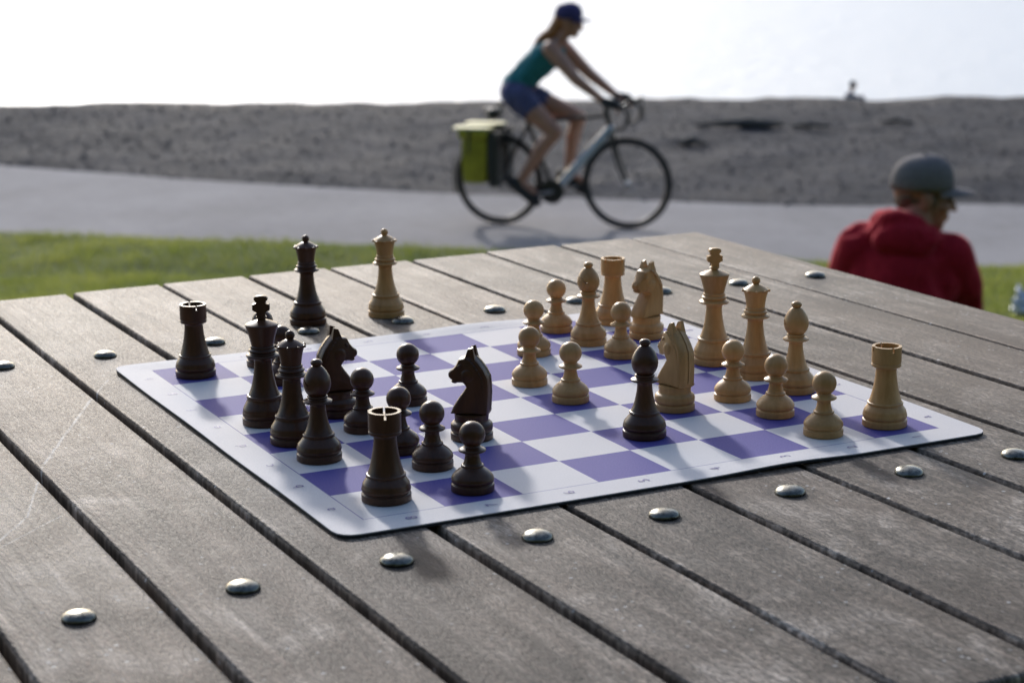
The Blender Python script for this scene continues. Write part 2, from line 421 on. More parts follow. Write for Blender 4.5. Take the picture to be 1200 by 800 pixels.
def bishop(m, root):
    turn('base', base_prof(16.0, 0)+[(15.0, 11.6), (13.0, 14.0), (11.3, 16.0), (10.7, 17.0), (11.2, 17.4), (11.3, 18.0), (11.1, 18.8), (10.3, 19.2)], m, root)
    turn('stem', [(10.1, 19.2), (9.3, 20.8), (8.0, 24), (6.6, 29.5), (5.7, 35), (5.4, 39.5), (6.0, 40.6), (9.3, 41.1), (10.3, 41.8), (10.3, 42.6), (9.0, 43.3), (7.0, 43.9), (6.6, 44.6), (7.3, 45.1), (7.3, 45.9), (6.2, 46.6)], m, root)
    bm = bmesh.new()
    add_lathe(bm, mm([(6.0, 46.6), (7.0, 47.4), (8.4, 49.4), (9.4, 52), (9.8, 54.6), (9.6, 57.2), (8.7, 60.2), (7.1, 63.2), (5.2, 65.8), (3.7, 67.2)]), 48)
    hd = obj('mitre', bm, m, root, True, 42)
    # diagonal cut in the mitre
    bc = bmesh.new(); add_box(bc, (.0085, 0, .0602), (.018, .03, .0011), Matrix.Rotation(math.radians(-38), 4, 'Y'))
    cu = obj('cut', bc, m, None, False)
    md = hd.modifiers.new('b', 'BOOLEAN'); md.object = cu; md.operation = 'DIFFERENCE'; md.solver = 'EXACT'
    dg = bpy.context.evaluated_depsgraph_get(); dg.update()
    me = bpy.data.meshes.new_from_object(hd.evaluated_get(dg)); me.name = 'mitre'
    hd.modifiers.clear(); hd.data = me; me.shade_smooth(); me.set_sharp_from_angle(angle=math.radians(42))
    bpy.data.objects.remove(cu)
    turn('finial', [(3.6, 67.2), (2.9, 67.5), (3.4, 68.0), (4.1, 69.0), (4.2, 70.0), (3.5, 71.3), (1.9, 72.2), (0, 72.4)], m, root, 1)
def queen(m, root):
    turn('base', base_prof(17.0, 0)+[(16.2, 11.8), (14.6, 14.4), (13.0, 17.0), (12.4, 18.6), (12.9, 19.0), (13.0, 19.7), (12.8, 20.6), (11.8, 21.0)], m, root)
    turn('stem', [(11.6, 21.0), (10.6, 23), (9.0, 27.5), (7.6, 33.5), (6.7, 40), (6.3, 46), (6.8, 48.2), (9.8, 48.8), (11.4, 49.5), (11.5, 50.4), (10.6, 51.2), (8.8, 51.8), (8.6, 52.6), (9.6, 53.2), (9.7, 54.2), (8.7, 54.9), (7.9, 55.4), (8.2, 56.2), (8.3, 57.0), (7.7, 57.8)], m, root)
    def beads(bm):
        for i in range(9):
            a = 2*PI*i/9; add_ell(bm, Vector((.0106*math.cos(a), .0106*math.sin(a), .0716)), (.0014, .0014, .0013), sub=1)
    turn('coronet', [(7.5, 57.8), (7.6, 60), (8.2, 64), (9.2, 68.5), (10.2, 71.4), (10.3, 72.1), (9.7, 72.5), (8.2, 73.6), (5.6, 75.2), (3.4, 76.2)], m, root, 1, beads)
    turn('finial', [(3.2, 76.2), (2.4, 76.6), (2.6, 77.2), (3.3, 78.2), (3.5, 79.4), (3.2, 80.8), (2.2, 82.0), (1.0, 82.6), (0, 82.7)], m, root, 1)
def king(m, root):
    turn('base', base_prof(17.0, 0)+[(16.3, 11.8), (14.9, 14.6), (13.4, 17.6), (12.7, 19.6), (13.2, 20.0), (13.4, 20.8), (13.1, 21.8), (12.0, 22.2)], m, root)
    turn('stem', [(11.8, 22.2), (10.8, 24.4), (9.2, 29), (7.8, 35.5), (6.9, 42), (6.5, 48), (7.2, 50.4), (11.0, 51.0), (12.5, 51.7), (12.6, 52.6), (11.6, 53.4), (9.6, 54.1), (9.4, 55.0), (10.5, 55.6), (10.6, 56.6), (9.6, 57.3), (8.9, 57.8), (9.2, 58.6), (9.2, 59.4), (8.6, 60.0)], m, root)
    turn('crown', [(8.4, 60), (8.7, 62), (9.8, 66.5), (11.2, 71.4), (12.4, 75.0), (12.5, 75.7), (11.8, 76.2), (9.0, 77.4), (6.2, 78.4), (4.6, 79.0)], m, root)
    bm = bmesh.new()
    add_lathe(bm, mm([(4.2, 79.0), (3.0, 79.4), (2.9, 80.2), (4.0, 80.8), (4.0, 81.6), (3.0, 82.2)]), 32)
    out = [(-3.6, 81.6), (-2.5, 83.0), (-2.4, 85.6), (-6.0, 86.2), (-6.4, 86.8), (-6.4, 90.6), (-6.0, 91.3), (-2.5, 91.7), (-2.5, 92.9), (-4.9, 94.0), (-5.1, 95.8), (-4.2, 97.0), (-1.8, 97.5)]
    out = out+[(-x, z) for x, z in out[::-1]]
    t = 2.7
    f = [bm.verts.new((x*.001, -t*.001, z*.001)) for x, z in out]; b = [bm.verts.new((x*.001, t*.001, z*.001)) for x, z in out]
    F1 = bm.faces.new(f); F2 = bm.faces.new(b[::-1])
    for i in range(len(f)): j = (i+1) % len(f); bm.faces.new((f[j], f[i], b[i], b[j]))
    es = list(F1.edges)+list(F2.edges)
    bmesh.ops.bevel(bm, geom=es, offset=.0007, segments=2, profile=.5, affect='EDGES')
    obj('cross_finial', bm, m, root, True, 40)
def knight(m, root):
    turn('base', [(15.0, 0), (15.5, .3), (15.5, .9), (15.5, 4.4), (15.3, 4.9), (14.4, 5.4), (14.2, 5.8), (15.0, 6.4), (15.4, 7.4), (15.4, 10.2), (15.0, 11.6), (14.0, 12.6), (12.6, 13.4), (12.2, 14.4), (12.4, 16), (12.6, 18.4), (12.3, 19.4)], m, root)
    # carved head: profile in x (forward +) and z, thickness varies along it
    prof = [(13.6, 19.2), (13.9, 20.6), (11.8, 25.5), (8.4, 31.0), (4.9, 35.8), (2.6, 39.4), (3.0, 41.2), (5.6, 42.2), (9.2, 42.0), (11.2, 41.2), (13.0, 41.4), (14.4, 42.4),
            (14.2, 43.2), (13.2, 43.6), (14.8, 44.2), (16.3, 45.8), (16.4, 48.4), (15.4, 50.0), (12.8, 52.0), (10.2, 55.2), (8.6, 58.6), (7.6, 60.0), (4.2, 60.8), (2.4, 62.2),
            (-.6, 63.0), (-3.6, 61.6), (-7.2, 57.8), (-11.0, 52.6), (-13.8, 47.0), (-14.4, 41.0), (-14.5, 34.0), (-14.0, 26.5), (-13.6, 20.6), (-13.2, 19.2)]
    def thick(x, z):
        neck = 8.6-(z-19)*.035
        if x > 4 and z > 40: neck = 6.9-(x-4)*.26
        return max(3.4, neck)
    bm = bmesh.new(); n = len(prof); cx = -1.0
    # median axis point used to inset the side faces
    def inset(i, d):
        x, z = prof[i]; a = Vector(prof[i-1]); b = Vector(prof[(i+1) % n]); t = (b-a).normalized(); nn = Vector((-t.y, t.x))
        return (x+nn.x*d, z+nn.y*d)
    layers = []
    for side in (1, -1):
        for frac, d in ((.62, 0), (.90, .7), (1.0, 1.9)):
            layers.append((side, frac, d))
    order = [layers[5], layers[4], layers[3], layers[0], layers[1], layers[2]]
    R = []
    for side, frac, d in order:
        ring = []
        for i in range(n):
            x, z = inset(i, d); ring.append(bm.verts.new((x*.001, side*frac*thick(*prof[i])*.001, z*.001)))
        R.append(ring)
    for a, b in zip(R, R[1:]):
        for i in range(n): bm.faces.new((a[i], a[(i+1) % n], b[(i+1) % n], b[i]))
    c1 = bm.faces.new(R[0][::-1]); c2 = bm.faces.new(R[-1])
    bmesh.ops.triangulate(bm, faces=[c1, c2], quad_method='BEAUTY', ngon_method='EAR_CLIP')
    # brow, cheek and nostril
    for sd in (1, -1):
        add_ell(bm, Vector((.0068, sd*.0058, .0548)), (.0024, .0012, .0014), Euler((0, .6, 0)), 2)
        add_ell(bm, Vector((.0006, sd*.0066, .0475)), (.0055, .0016, .0062), None, 2)
        add_ell(bm, Vector((.0145, sd*.0036, .0474)), (.0013, .0008, .0010), None, 1)
    bmesh.ops.recalc_face_normals(bm, faces=bm.faces[:])
    hd = obj('horse_head', bm, m, root, True, 28)
    for sd in (1, -1):
        bm = bmesh.new(); o_ = [(3.2, 60.4), (-4.6, 59.0)]
        y0, y1 = 1.5, 6.9
        A = [bm.verts.new((x*.001, sd*y0*.001, z*.001)) for x, z in o_[:2]]; B = [bm.verts.new((x*.001, sd*y1*.001, z*.001)) for x, z in o_[:2]]
        T = [bm.verts.new((x*.001, sd*y*.001, z*.001)) for x, y, z in ((.9, 3.3, 67.6), (.9, 5.6, 67.4), (-2.6, 5.8, 68.4), (-2.6, 3.6, 68.8))]
        for q in ((A[0], B[0], T[1], T[0]), (B[0], B[1], T[2], T[1]), (B[1], A[1], T[3], T[2]), (A[1], A[0], T[0], T[3]), T, (A[0], A[1], B[1], B[0])): bm.faces.new(q)
        bmesh.ops.recalc_face_normals(bm, faces=bm.faces[:])
        obj('ear', bm, m, hd, False)
    # mane: a notched ridge down the back of the neck
    bm = bmesh.new(); path = [(-1.5, 62.8), (-4.0, 61.6), (-7.6, 57.8), (-11.4, 52.6), (-14.2, 47.0), (-14.9, 41.0), (-15.0, 34.0), (-14.6, 26.5), (-14.1, 19.8)]
    pts = []
    for a, b in zip(path, path[1:]):
        for s in range(4): t = s/4; pts.append((a[0]*(1-t)+b[0]*t, a[1]*(1-t)+b[1]*t))
    for sd in (1, -1):
        rows = []
        for i, (x, z) in enumerate(pts):
            w = 4.6+1.0*(i % 2); o = .35*(i % 2); q_ = min(1, max(0, (z-22)/14)); lf = q_*1.2
            rows.append([bm.verts.new(((x+3.2)*.001, sd*.0002, (z-lf)*.001)), bm.verts.new(((x+4.6)*.001, sd*(7.2+.8*q_+o)*.001, (z-lf*1.3)*.001)), bm.verts.new(((x+1.0)*.001, sd*w*.001, (z+.2)*.001)), bm.verts.new((x*.001, sd*.0006, (z+.4)*.001))])
        for a, b in zip(rows, rows[1:]):
            for q in range(3): bm.faces.new((a[q], a[q+1], b[q+1], b[q]))
    bmesh.ops.recalc_face_normals(bm, faces=bm.faces[:])
    obj('mane', bm, m, hd, False)
MAKE = dict(pawn=pawn, rook=rook, bishop=bishop, queen=queen, king=king, knight=knight)
proto = {}
VIEW = math.atan2(FH.y, FH.x)
def face(dr, df):            # heading from parts to the right / away from the viewer
    d = RH*dr+FH*df; return math.atan2(d.y, d.x)
PIECES = [
 ('rook', 'dark', -.202, .194, 0, 'dark wood rook standing alone at the far left corner of the mat', .7),
 ('king', 'dark', -.203, .024, 0, 'dark wood king with cross finial, behind the dark queen in the left edge row', VIEW-PI/2),
 ('queen', 'dark', -.203, -.036, 0, 'dark wood queen on the mat between the dark king and the dark bishop', 0),
 ('bishop', 'dark', -.203, -.087, 0, 'dark wood bishop in the left edge row, in front of the dark queen', 2.2),
 ('rook', 'dark', -.199, -.197, 0, 'dark wood rook at the near corner of the mat, closest rook to the viewer', .35),
 ('pawn', 'dark', -.146, -.030, 0, 'dark wood pawn on a white square just right of the left row bishop', 0),
 ('pawn', 'dark', -.084, .027, 0, 'dark wood pawn standing forward of the others, between the two dark knights', 1),
 ('pawn', 'dark', -.145, -.095, 0, 'dark wood pawn half hidden behind the near corner rook', 2),
 ('pawn', 'dark', -.141, -.143, 0, 'dark wood pawn on white square between near dark rook and left-facing knight', 3),
 ('pawn', 'dark', -.140, -.205, 0, 'dark wood pawn on the near edge blue square, closest pawn to the viewer', 4),
 ('knight', 'dark', -.085, -.089, 0, 'dark wood knight facing left, alone near the middle of the mat', face(-1, .22)),
 ('knight', 'dark', -.146, .021, 0, 'dark wood knight facing right, behind the dark queen and bishop', face(1, .42)),
 ('bishop', 'dark', .028, -.144, 0, 'dark wood bishop standing among the pale pieces in front of a pale knight', 1.0),
 ('queen', 'dark', -.043, .350, 1, 'spare dark wood queen standing on the bare planks behind the mat', 0.2),
 ('pawn', 'dark', -.140, .201, 0, 'dark wood pawn almost hidden behind the dark king, its base showing left of it', 5),
 ('pawn', 'dark', -.147, .137, 0, 'dark wood pawn peeping out between the dark king and dark queen', 6),
 ('pawn', 'pale', .026, .035, 0, 'pale wood pawn on a white square, leftmost of the two foremost pale pawns', 0),
 ('pawn', 'pale', .029, -.029, 0, 'pale wood pawn on a blue square left of the dark bishop and pale knight', 1),
 ('pawn', 'pale', .077, .126, 0, 'pale wood pawn half hidden behind the foremost left pale pawn', 2),
 ('pawn', 'pale', .137, .198, 0, 'reddish pale pawn at the back of the mat, left of the pale bishop', 3),
 ('pawn', 'pale', .138, .083, 0, 'pale wood pawn between the far pale bishop and the far pale knight', 4),
 ('pawn', 'pale', .142, -.085, 0, 'pale wood pawn in front of the pale king and pale queen', 5),
 ('pawn', 'pale', .144, -.141, 0, 'pale wood pawn on blue square in front of the right edge row bishop', 6),
 ('pawn', 'pale', .144, -.203, 0, 'pale wood pawn on a white square beside the near right rook', 7),
 ('bishop', 'pale', .138, .140, 0, 'pale wood bishop at the back between a pale pawn and the far rook', 2.6),
 ('rook', 'pale', .198, .203, 0, 'pale wood rook at the far corner of the mat behind the pale bishop', 1.1),
 ('knight', 'pale', .195, .137, 0, 'pale wood knight at the back beside the far pale rook, facing left', face(-.72, -.69)),
 ('knight', 'pale', .087, -.089, 0, 'pale wood knight seen from behind, beside the dark bishop', face(-.62, .78)),
 ('king', 'pale', .194, .025, 0, 'pale wood king, tallest of the pale pieces, left of the pale queen', VIEW-PI/2+.2),
 ('queen', 'pale', .198, -.031, 0, 'pale wood queen on the mat between the pale king and a pale bishop', 0),
 ('bishop', 'pale', .199, -.087, 0, 'pale wood bishop in the right edge row, right of the pale queen', 1.7),
 ('rook', 'pale', .199, -.203, 0, 'pale wood rook at the right corner of the mat, nearest pale rook', .55),
 ('queen', 'pale', .034, .346, 1, 'spare pale wood queen standing on the bare planks beside a bolt head', .1),
]
for kind, cl, x, y, off, lab, rz in PIECES:
    key = (kind, cl)
    if key not in proto:
        t = thing('chess_'+kind, lab, 'chess piece'); MAKE[kind](M_DARK if cl == 'dark' else M_PALE, t); proto[key] = t
    else:
        t = copy_tree(proto[key])
    t.location = (x, y, (ZT+.0002) if off else .0002); t.rotation_euler = (0, 0, rz)
    tag(t, lab, 'chess piece', ('dark wood ' if cl == 'dark' else 'pale wood ')+{'pawn': 'pawns', 'rook': 'rooks', 'bishop': 'bishops', 'queen': 'queens', 'king': 'kings', 'knight': 'knights'}[kind])

# ------------------------------------------------------------------ terrain
def near_edge(s):
    t = max(-14, min(14, s)); return 13.95-.253*t
def far_edge(s):
    t = max(-7, min(7, s)); return 16.6-.33*t+.028*t*t+(s-t)*(-.05 if s > 0 else -.5)*(.3)
CREST = 21.1
def lawn_h(u, s):
    if u < 2.0: h = -.76
    else: h = -.76-.1246*(u-2.0)
    h = max(h, -2.13)
    e = max(0, min(1, (near_edge(s)-u)/.5))
    p = Vector((u*.6, s*.6, 0))
    return h+.035*mnoise.noise(p)*min(1, e*1.5)+.02*mnoise.noise(p*4)*e + .012*e
def beach_h(u, s):
    fe = far_edge(s)
    cr = -1.90+.05*mnoise.noise(Vector((s*.35, 3, 0)))+.02*mnoise.noise(Vector((s*1.3, 7, 0)))
    if u <= CREST:
        t = max(0, min(1, (u-fe)/(CREST-fe))); t2 = t**.8*(1-.12*(1-t)); base = -2.15+(cr+2.15)*t2
    else:
        d = u-CREST; base = cr-.121*d+.121*.8*(1-math.exp(-d/.8))
    w = min(1, max(0, (u-fe)/.35))
    p = Vector((u, s, 0))
    rough = .040*mnoise.noise(p*1.1) + .017*mnoise.noise(p*2.7) + .010*mnoise.noise(p*6.1) + .004*mnoise.noise(p*13)
    fade = 1 if u < 26 else max(.3, 1-(u-26)/20)
    k = .35+.65*max(0, 1-abs(u-CREST)/1.2) if False else 1.0
    edge = .55 if abs(u-CREST) < 1.0 else 1.0
    return base+rough*w*fade*k*edge
def grid_obj(name, us_of_s, ss, hf, mat_):
    verts, faces = [], []; nu = None
    for s in ss:
        us_ = us_of_s(s); nu = len(us_)
        for u in us_: verts.append(US(u, s, hf(u, s)))
    for i in range(len(ss)-1):
        for j in range(nu-1):
            a = i*nu+j; faces.append((a, a+nu, a+nu+1, a+1))
    me = bpy.data.meshes.new(name); me.from_pydata(verts, [], faces); me.update()
    me.materials.append(mat_); me.shade_smooth()
    if me.polygons and me.polygons[0].normal.z < 0: me.flip_normals()
    return struct(link(bpy.data.objects.new(name, me)))
def lin(a, b, n): return [a+(b-a)*i/(n-1) for i in range(n)]

def mat_lawn():
    k = NT('lawn_soil_and_turf'); v = k.coord(); f = k.noise(v, 6, 6, .7); g = k.noise(v, .9, 3)
    c = k.mix(.5, k.ramp(f, [(.3, (.030, .050, .012)), (.7, (.075, .115, .028))]), k.ramp(g, [(.35, (.035, .060, .014)), (.65, (.095, .120, .035))]))
    k.col(c); k.set(Roughness=.9, Specular_IOR_Level=.2); k.bump(k.noise(v, 60, 4), .6, .02); return k.m
def mat_path():
    k = NT('worn_asphalt'); v = k.coord(); f = k.noise(v, 90, 5, .75); g = k.noise(v, .8, 4, .6); h = k.noise(v, 9, 3, .6)
    c = k.ramp(f, [(.3, (.195, .184, .187)), (.7, (.345, .328, .332))])
    c = k.mix(.6, c, k.ramp(g, [(.36, .80), (.64, 1.16)]), 'MULTIPLY'); c = k.mix(.5, c, k.ramp(h, [(.3, .85), (.7, 1.12)]), 'MULTIPLY')
    k.col(c); k.set(Roughness=.95, Specular_IOR_Level=.12); k.bump(f, .5, .004); return k.m
def mat_gravel():
    k = NT('grey_shingle'); v = k.coord()
    vo = k.n('ShaderNodeTexVoronoi'); vo.inputs['Scale'].default_value = 48; k.l(v, vo.inputs['Vector'])
    f = k.noise(v, 45, 4, .7); g = k.noise(v, 2.2, 6, .7)
    sp = k.n('ShaderNodeSeparateColor'); k.l(vo.outputs['Color'], sp.inputs[0])
    c = k.ramp(sp.outputs[0], [(.0, (.026, .0255, .0300)), (.5, (.043, .0420, .0490)), (1, (.072, .070, .080))])
    c = k.mix(.6, c, k.ramp(f, [(.3, .65), (.7, 1.3)]), 'MULTIPLY'); c = k.mix(.6, c, k.ramp(g, [(.38, .66), (.62, 1.25)]), 'MULTIPLY')
    k.col(c); k.set(Roughness=.9, Specular_IOR_Level=.15)
    k.bump(k.math('SUBTRACT', f, k.math('MULTIPLY', vo.outputs['Distance'], .8)), .5, .02); return k.m
def mat_water():
    k = NT('glare_coloured_sea'); v = k.coord()
    k.col((.66, .67, .67)); k.set(Roughness=.52, Specular_IOR_Level=.5, IOR=1.40)  # whitish base colour stands in for sun glare off the waves
    f = k.noise(v, .9, 5, .6, .5); g = k.noise(v, 5, 4, .6)
    k.bump(k.math('ADD', f, k.math('MULTIPLY', g, .4)), .4, .4); return k.m
M_LAWN, M_PATH, M_GRAVEL, M_WATER = mat_lawn(), mat_path(), mat_gravel(), mat_water()
S_IN = lin(-8, 8, 129)
S_OUT = [-220, -120, -60, -35, -22, -14, -10]+S_IN+[10, 14, 22, 35, 60, 120, 220]
grid_obj('lawn', lambda s: [-220, -80, -30, -12, -5, 0]+lin(1, near_edge(s)-.5, 70)+[near_edge(s)-.25, near_edge(s)-.1, near_edge(s)], S_OUT, lawn_h, M_LAWN)
grid_obj('path', lambda s: lin(near_edge(s)-.12, far_edge(s)+.15, 14), S_OUT, lambda u, s: -2.15+.006*mnoise.noise(Vector((u*.7, s*.7, 0))), M_PATH)
S_B = [-220, -120, -60, -35, -22, -14, -10]+lin(-8, 9, 290)+[11, 14, 22, 35, 60, 120, 220]
grid_obj('gravel_beach', lambda s: lin(far_edge(s), CREST+1.0, 104)+lin(CREST+1.3, 55, 60)+[70], S_B, beach_h, M_GRAVEL)
WZ = -5.3
bm = bmesh.new()
vs = [bm.verts.new(US(u, s, WZ)) for u, s in ((44, -4000), (44, 4000), (6000, 4000), (6000, -4000))]
f = bm.faces.new(vs)
if f.normal.z < 0: pass
bmesh.ops.recalc_face_normals(bm, faces=[f]); f.normal_update()
if f.normal.z < 0: f.normal_flip()
struct(obj('sea_water', bm, M_WATER, None, False))

# unseen wooded bluff, added behind the viewer to block sky light from there
M_SKY_BLOCKER = simple('sky_blocker_woodland', (.032, .042, .018), .95, var=.5, scale=.6, spec=.1)
def sky_blocker_h(u, s):
    t = max(0, min(1, (-u-9)/34)); n_ = mnoise.noise(Vector((u*.12, s*.12, 1)))*3+mnoise.noise(Vector((u*.4, s*.4, 5)))*1.6
    return -1.2+34*(t*t*(3-2*t))**.8+n_*min(1, t*4)
grid_obj('sky_blocking_hill', lambda s: lin(-9, -48, 60)+[-60, -90, -160], lin(-170, 170, 160), sky_blocker_h, M_SKY_BLOCKER)
# grass blades
def grass():
    V, F = [], []
    def patch(n, u0, u1, s0, s1, h0, h1, w):
        cnt = 0
        while cnt < n:
            u, s = rng.uniform(u0, u1), rng.uniform(s0, s1)
            if u > near_edge(s)-.02+.10*mnoise.noise(Vector((s*2.1, 0, 9)))+.06*mnoise.noise(Vector((s*9, 0, 9))): continue
            cnt += 1
            cl = mnoise.noise(Vector((u*2.2, s*2.2, 4)))
            h = rng.uniform(h0, h1)*(1+.55*cl); a = rng.uniform(0, 2*PI); p = US(u, s, lawn_h(u, s)-.004)
            d = Vector((math.cos(a), math.sin(a), 0)); t = Vector((-d.y, d.x, 0))*rng.uniform(-.6, .6)*h + Vector((0, 0, h))
            i = len(V); V.extend((p-d*w/2, p+d*w/2, p+t)); F.append((i, i+1, i+2))
    patch(95000, 9.3, 14.9, -4.6, 4.6, .025, .062, .007)
    patch(26000, 3.0, 9.3, -3.2, 3.8, .03, .07, .008)
    patch(9000, .2, 3.0, -2.2, 2.2, .03, .06, .007)
    me = bpy.data.meshes.new('grass_blades'); me.from_pydata(V, [], F); me.update()
    k = NT('grass_blade'); v = k.coord(); f = k.noise(v, 70, 2); g = k.noise(v, 1.7, 4, .6)
    c = k.mix(.45, k.ramp(f, [(.25, (.090, .130, .024)), (.75, (.330, .370, .085))]), k.ramp(g, [(.32, (.060, .100, .016)), (.68, (.380, .375, .100))]))
    k.col(c); k.set(Roughness=.55, Specular_IOR_Level=.3)
    tr = k.n('ShaderNodeBsdfTranslucent'); k.l(c, tr.inputs['Color']); mx = k.n('ShaderNodeMixShader'); mx.inputs[0].default_value = .58
    out = k.t.nodes['Material Output']; k.l(k.b.outputs[0], mx.inputs[1]); k.l(tr.outputs[0], mx.inputs[2]); k.l(mx.outputs[0], out.inputs['Surface'])
    me.materials.append(k.m)
    o = link(bpy.data.objects.new('grass', me)); o['kind'] = 'stuff'; tag(o, 'short green lawn grass sloping down to the path', 'grass')
grass()
# loose stones over the shingle
def stones():
    ico = bmesh.new(); bmesh.ops.create_icosphere(ico, subdivisions=1, radius=1); base = [v.co.copy() for v in ico.verts]; fc = [[v.index for v in f.verts] for f in ico.faces]; ico.free()
    V, F = [], []
    for _ in range(7000):
        s = rng.uniform(-6.2, 6.6); u = rng.uniform(far_edge(s)-.05, CREST+.6)
        r = .006+.015*rng.random()**3
        p = US(u, s, beach_h(u, s) if u > far_edge(s) else -2.146)
        a = rng.uniform(0, 6.28); ca, sa = math.cos(a), math.sin(a); sx, sy, sz = r*rng.uniform(.8, 1.5), r*rng.uniform(.7, 1.1), r*rng.uniform(.45, .8)
        i0 = len(V)
        for q in base:
            x, y, z = q.x*sx*rng.uniform(.85, 1.15), q.y*sy, q.z*sz
            V.append((p.x+x*ca-y*sa, p.y+x*sa+y*ca, p.z+z+sz*.25))
        F.extend([[i0+k for k in f] for f in fc])
    me = bpy.data.meshes.new('loose_stones'); me.from_pydata(V, [], F); me.update()
    k = NT('beach_stone'); v = k.coord(); f = k.noise(v, 22, 3, .6)
    k.col(k.ramp(f, [(.25, (.022, .0215, .025)), (.5, (.044, .043, .050)), (.78, (.10, .098, .108))])); k.set(Roughness=.85)
    me.materials.append(k.m); me.shade_smooth()
    o = link(bpy.data.objects.new('beach_stones', me)); o['kind'] = 'stuff'; tag(o, 'loose grey stones scattered over the shingle beach', 'stones')
stones()
# driftwood and a stone on the shingle
M_DRIFT = simple('wet_driftwood', (.095, .086, .078), .85, var=.35, scale=14, bump=.6, bdist=.02)
def drift(u, s, pts, rad, lab, cat='driftwood', nm='driftwood_log'):
    z = beach_h(u, s); c = US(u, s, z)
    bm = bmesh.new(); P, Rr = [], []
    for i in range(len(pts)-1):
        for k in range(6):
            t = k/6; a, b = pts[i], pts[i+1]; q = Vector(a)*(1-t)+Vector(b)*t
            P.append(q+Vector((0, 0, .010*mnoise.noise(q*9)))); Rr.append((rad[i]*(1-t)+rad[i+1]*t)*(1+.3*mnoise.noise(q*13+Vector((3, 1, 2)))))
    P.append(Vector(pts[-1])); Rr.append(rad[-1])
    add_tube(bm, P, Rr, 10)
    o = obj(nm, bm, M_DRIFT, None); o.location = c; o.rotation_euler = (0, 0, math.atan2(RH.y, RH.x))
    tag(o, lab, cat, 'driftwood on the shingle'); return o
drift(19.55, 2.36, [(-.55, .02, .03), (-.3, 0, .05), (-.05, .0, .05), (.15, 0, .045), (.3, .03, .03)], [.015, .030, .052, .046, .02], 'longest dark driftwood log on the shingle, in front of the beach crest')
drift(19.55, 2.93, [(-.2, 0, .03), (0, .02, .05), (.2, 0, .035)], [.012, .030, .012], 'short dark driftwood stick just right of the longest driftwood log')
drift(18.75, 1.70, [(-.12, 0, .03), (0, .02, .055), (.13, 0, .03)], [.02, .038, .018], 'dark stubby driftwood chunk lowest on the shingle, left of the long log')
drift(19.7, 3.8, [(-.16, 0, .02), (0, .02, .045), (.15, 0, .02)], [.01, .024, .01], 'dark driftwood piece farthest right on the shingle, above the man with the cap')

# ------------------------------------------------------------------ people
M_SKIN = simple('skin', (.42, .215, .145), .5, var=.10, scale=18)
M_SKIN2 = simple('tanned_skin', (.34, .165, .105), .5, var=.10, scale=18)
M_HOOD = simple('red_fleece', (.30, .0120, .024), .95, var=.18, scale=60, bump=.25, bdist=.004, spec=.15)
for m_, t_ in ((M_HOOD, (1, .22, .27)),):
    b_ = m_.node_tree.nodes['Principled BSDF']; b_.inputs['Sheen Weight'].default_value = .9; b_.inputs['Sheen Roughness'].default_value = .3; b_.inputs['Sheen Tint'].default_value = (*t_, 1)
M_CAPG = simple('grey_cotton_twill', (.165, .150, .152), .9, var=.2, scale=90, bump=.2, bdist=.002, spec=.25)
M_HAIRG = simple('greying_hair', (.095, .072, .052), .6, var=.35, scale=120, bump=.5, bdist=.004)
M_JEANS = simple('dark_denim', (.03, .04, .075), .9, var=.25, scale=60)
M_SHOE = simple('black_shoe', (.016, .016, .018), .6, var=.2)
M_EYE = simple('eye', (.10, .07, .05), .2, var=.05)
M_TEAL = simple('teal_jersey', (.016, .185, .215), .75, var=.15, scale=40)
M_SHORTS = simple('blue_shorts', (.080, .084, .185), .85, var=.2, scale=50)
M_PURPLE = simple('purple_cap_cloth', (.045, .036, .135), .8, var=.15, scale=50)
M_AUBURN = simple('auburn_hair', (.33, .135, .045), .5, var=.35, scale=120, bump=.4, bdist=.004)
M_GLOVE = simple('black_glove', (.02, .02, .022), .7, var=.2)
M_LIP = simple('lips', (.33, .10, .085), .5, var=.05)

def hand(prims, w, d, nrm, size=1.0, curl=.9, side=1):
    """palm, four unequal bent fingers and a thumb leaving the side of the palm"""
    d = Vector(d).normalized(); nrm = Vector(nrm).normalized(); x = d.cross(nrm).normalized()*side; w = Vector(w)
    for k in (-1, -.33, .33, 1):
        prims.append(('cap', w, .017*size, w+d*.075*size+x*k*.026*size, .0125*size))
    for k, L in zip((-1, -.33, .33, 1), (.062, .075, .082, .072)):
        p = w+d*.082*size+x*k*.027*size; L *= size; r = .0092*size; a = 0; dd = d
        for frac, c in ((.45, curl*.55), (.32, curl*.8), (.23, curl*.6)):
            a += c; dd = d*math.cos(a)-nrm*math.sin(a)*1.0; q = p+dd*L*frac
            prims.append(('cap', p, r, q, r*.92)); p = q; r *= .92
    p = w+d*.028*size-x*.026*size; q = p+(d*.6-x*.75-nrm*.2).normalized()*.036*size
    prims.append(('cap', p, .012*size, q, .0105*size)); prims.append(('cap', q, .0105*size, q+(d*.8-x*.1-nrm*.7).normalized()*.030*size, .009*size))
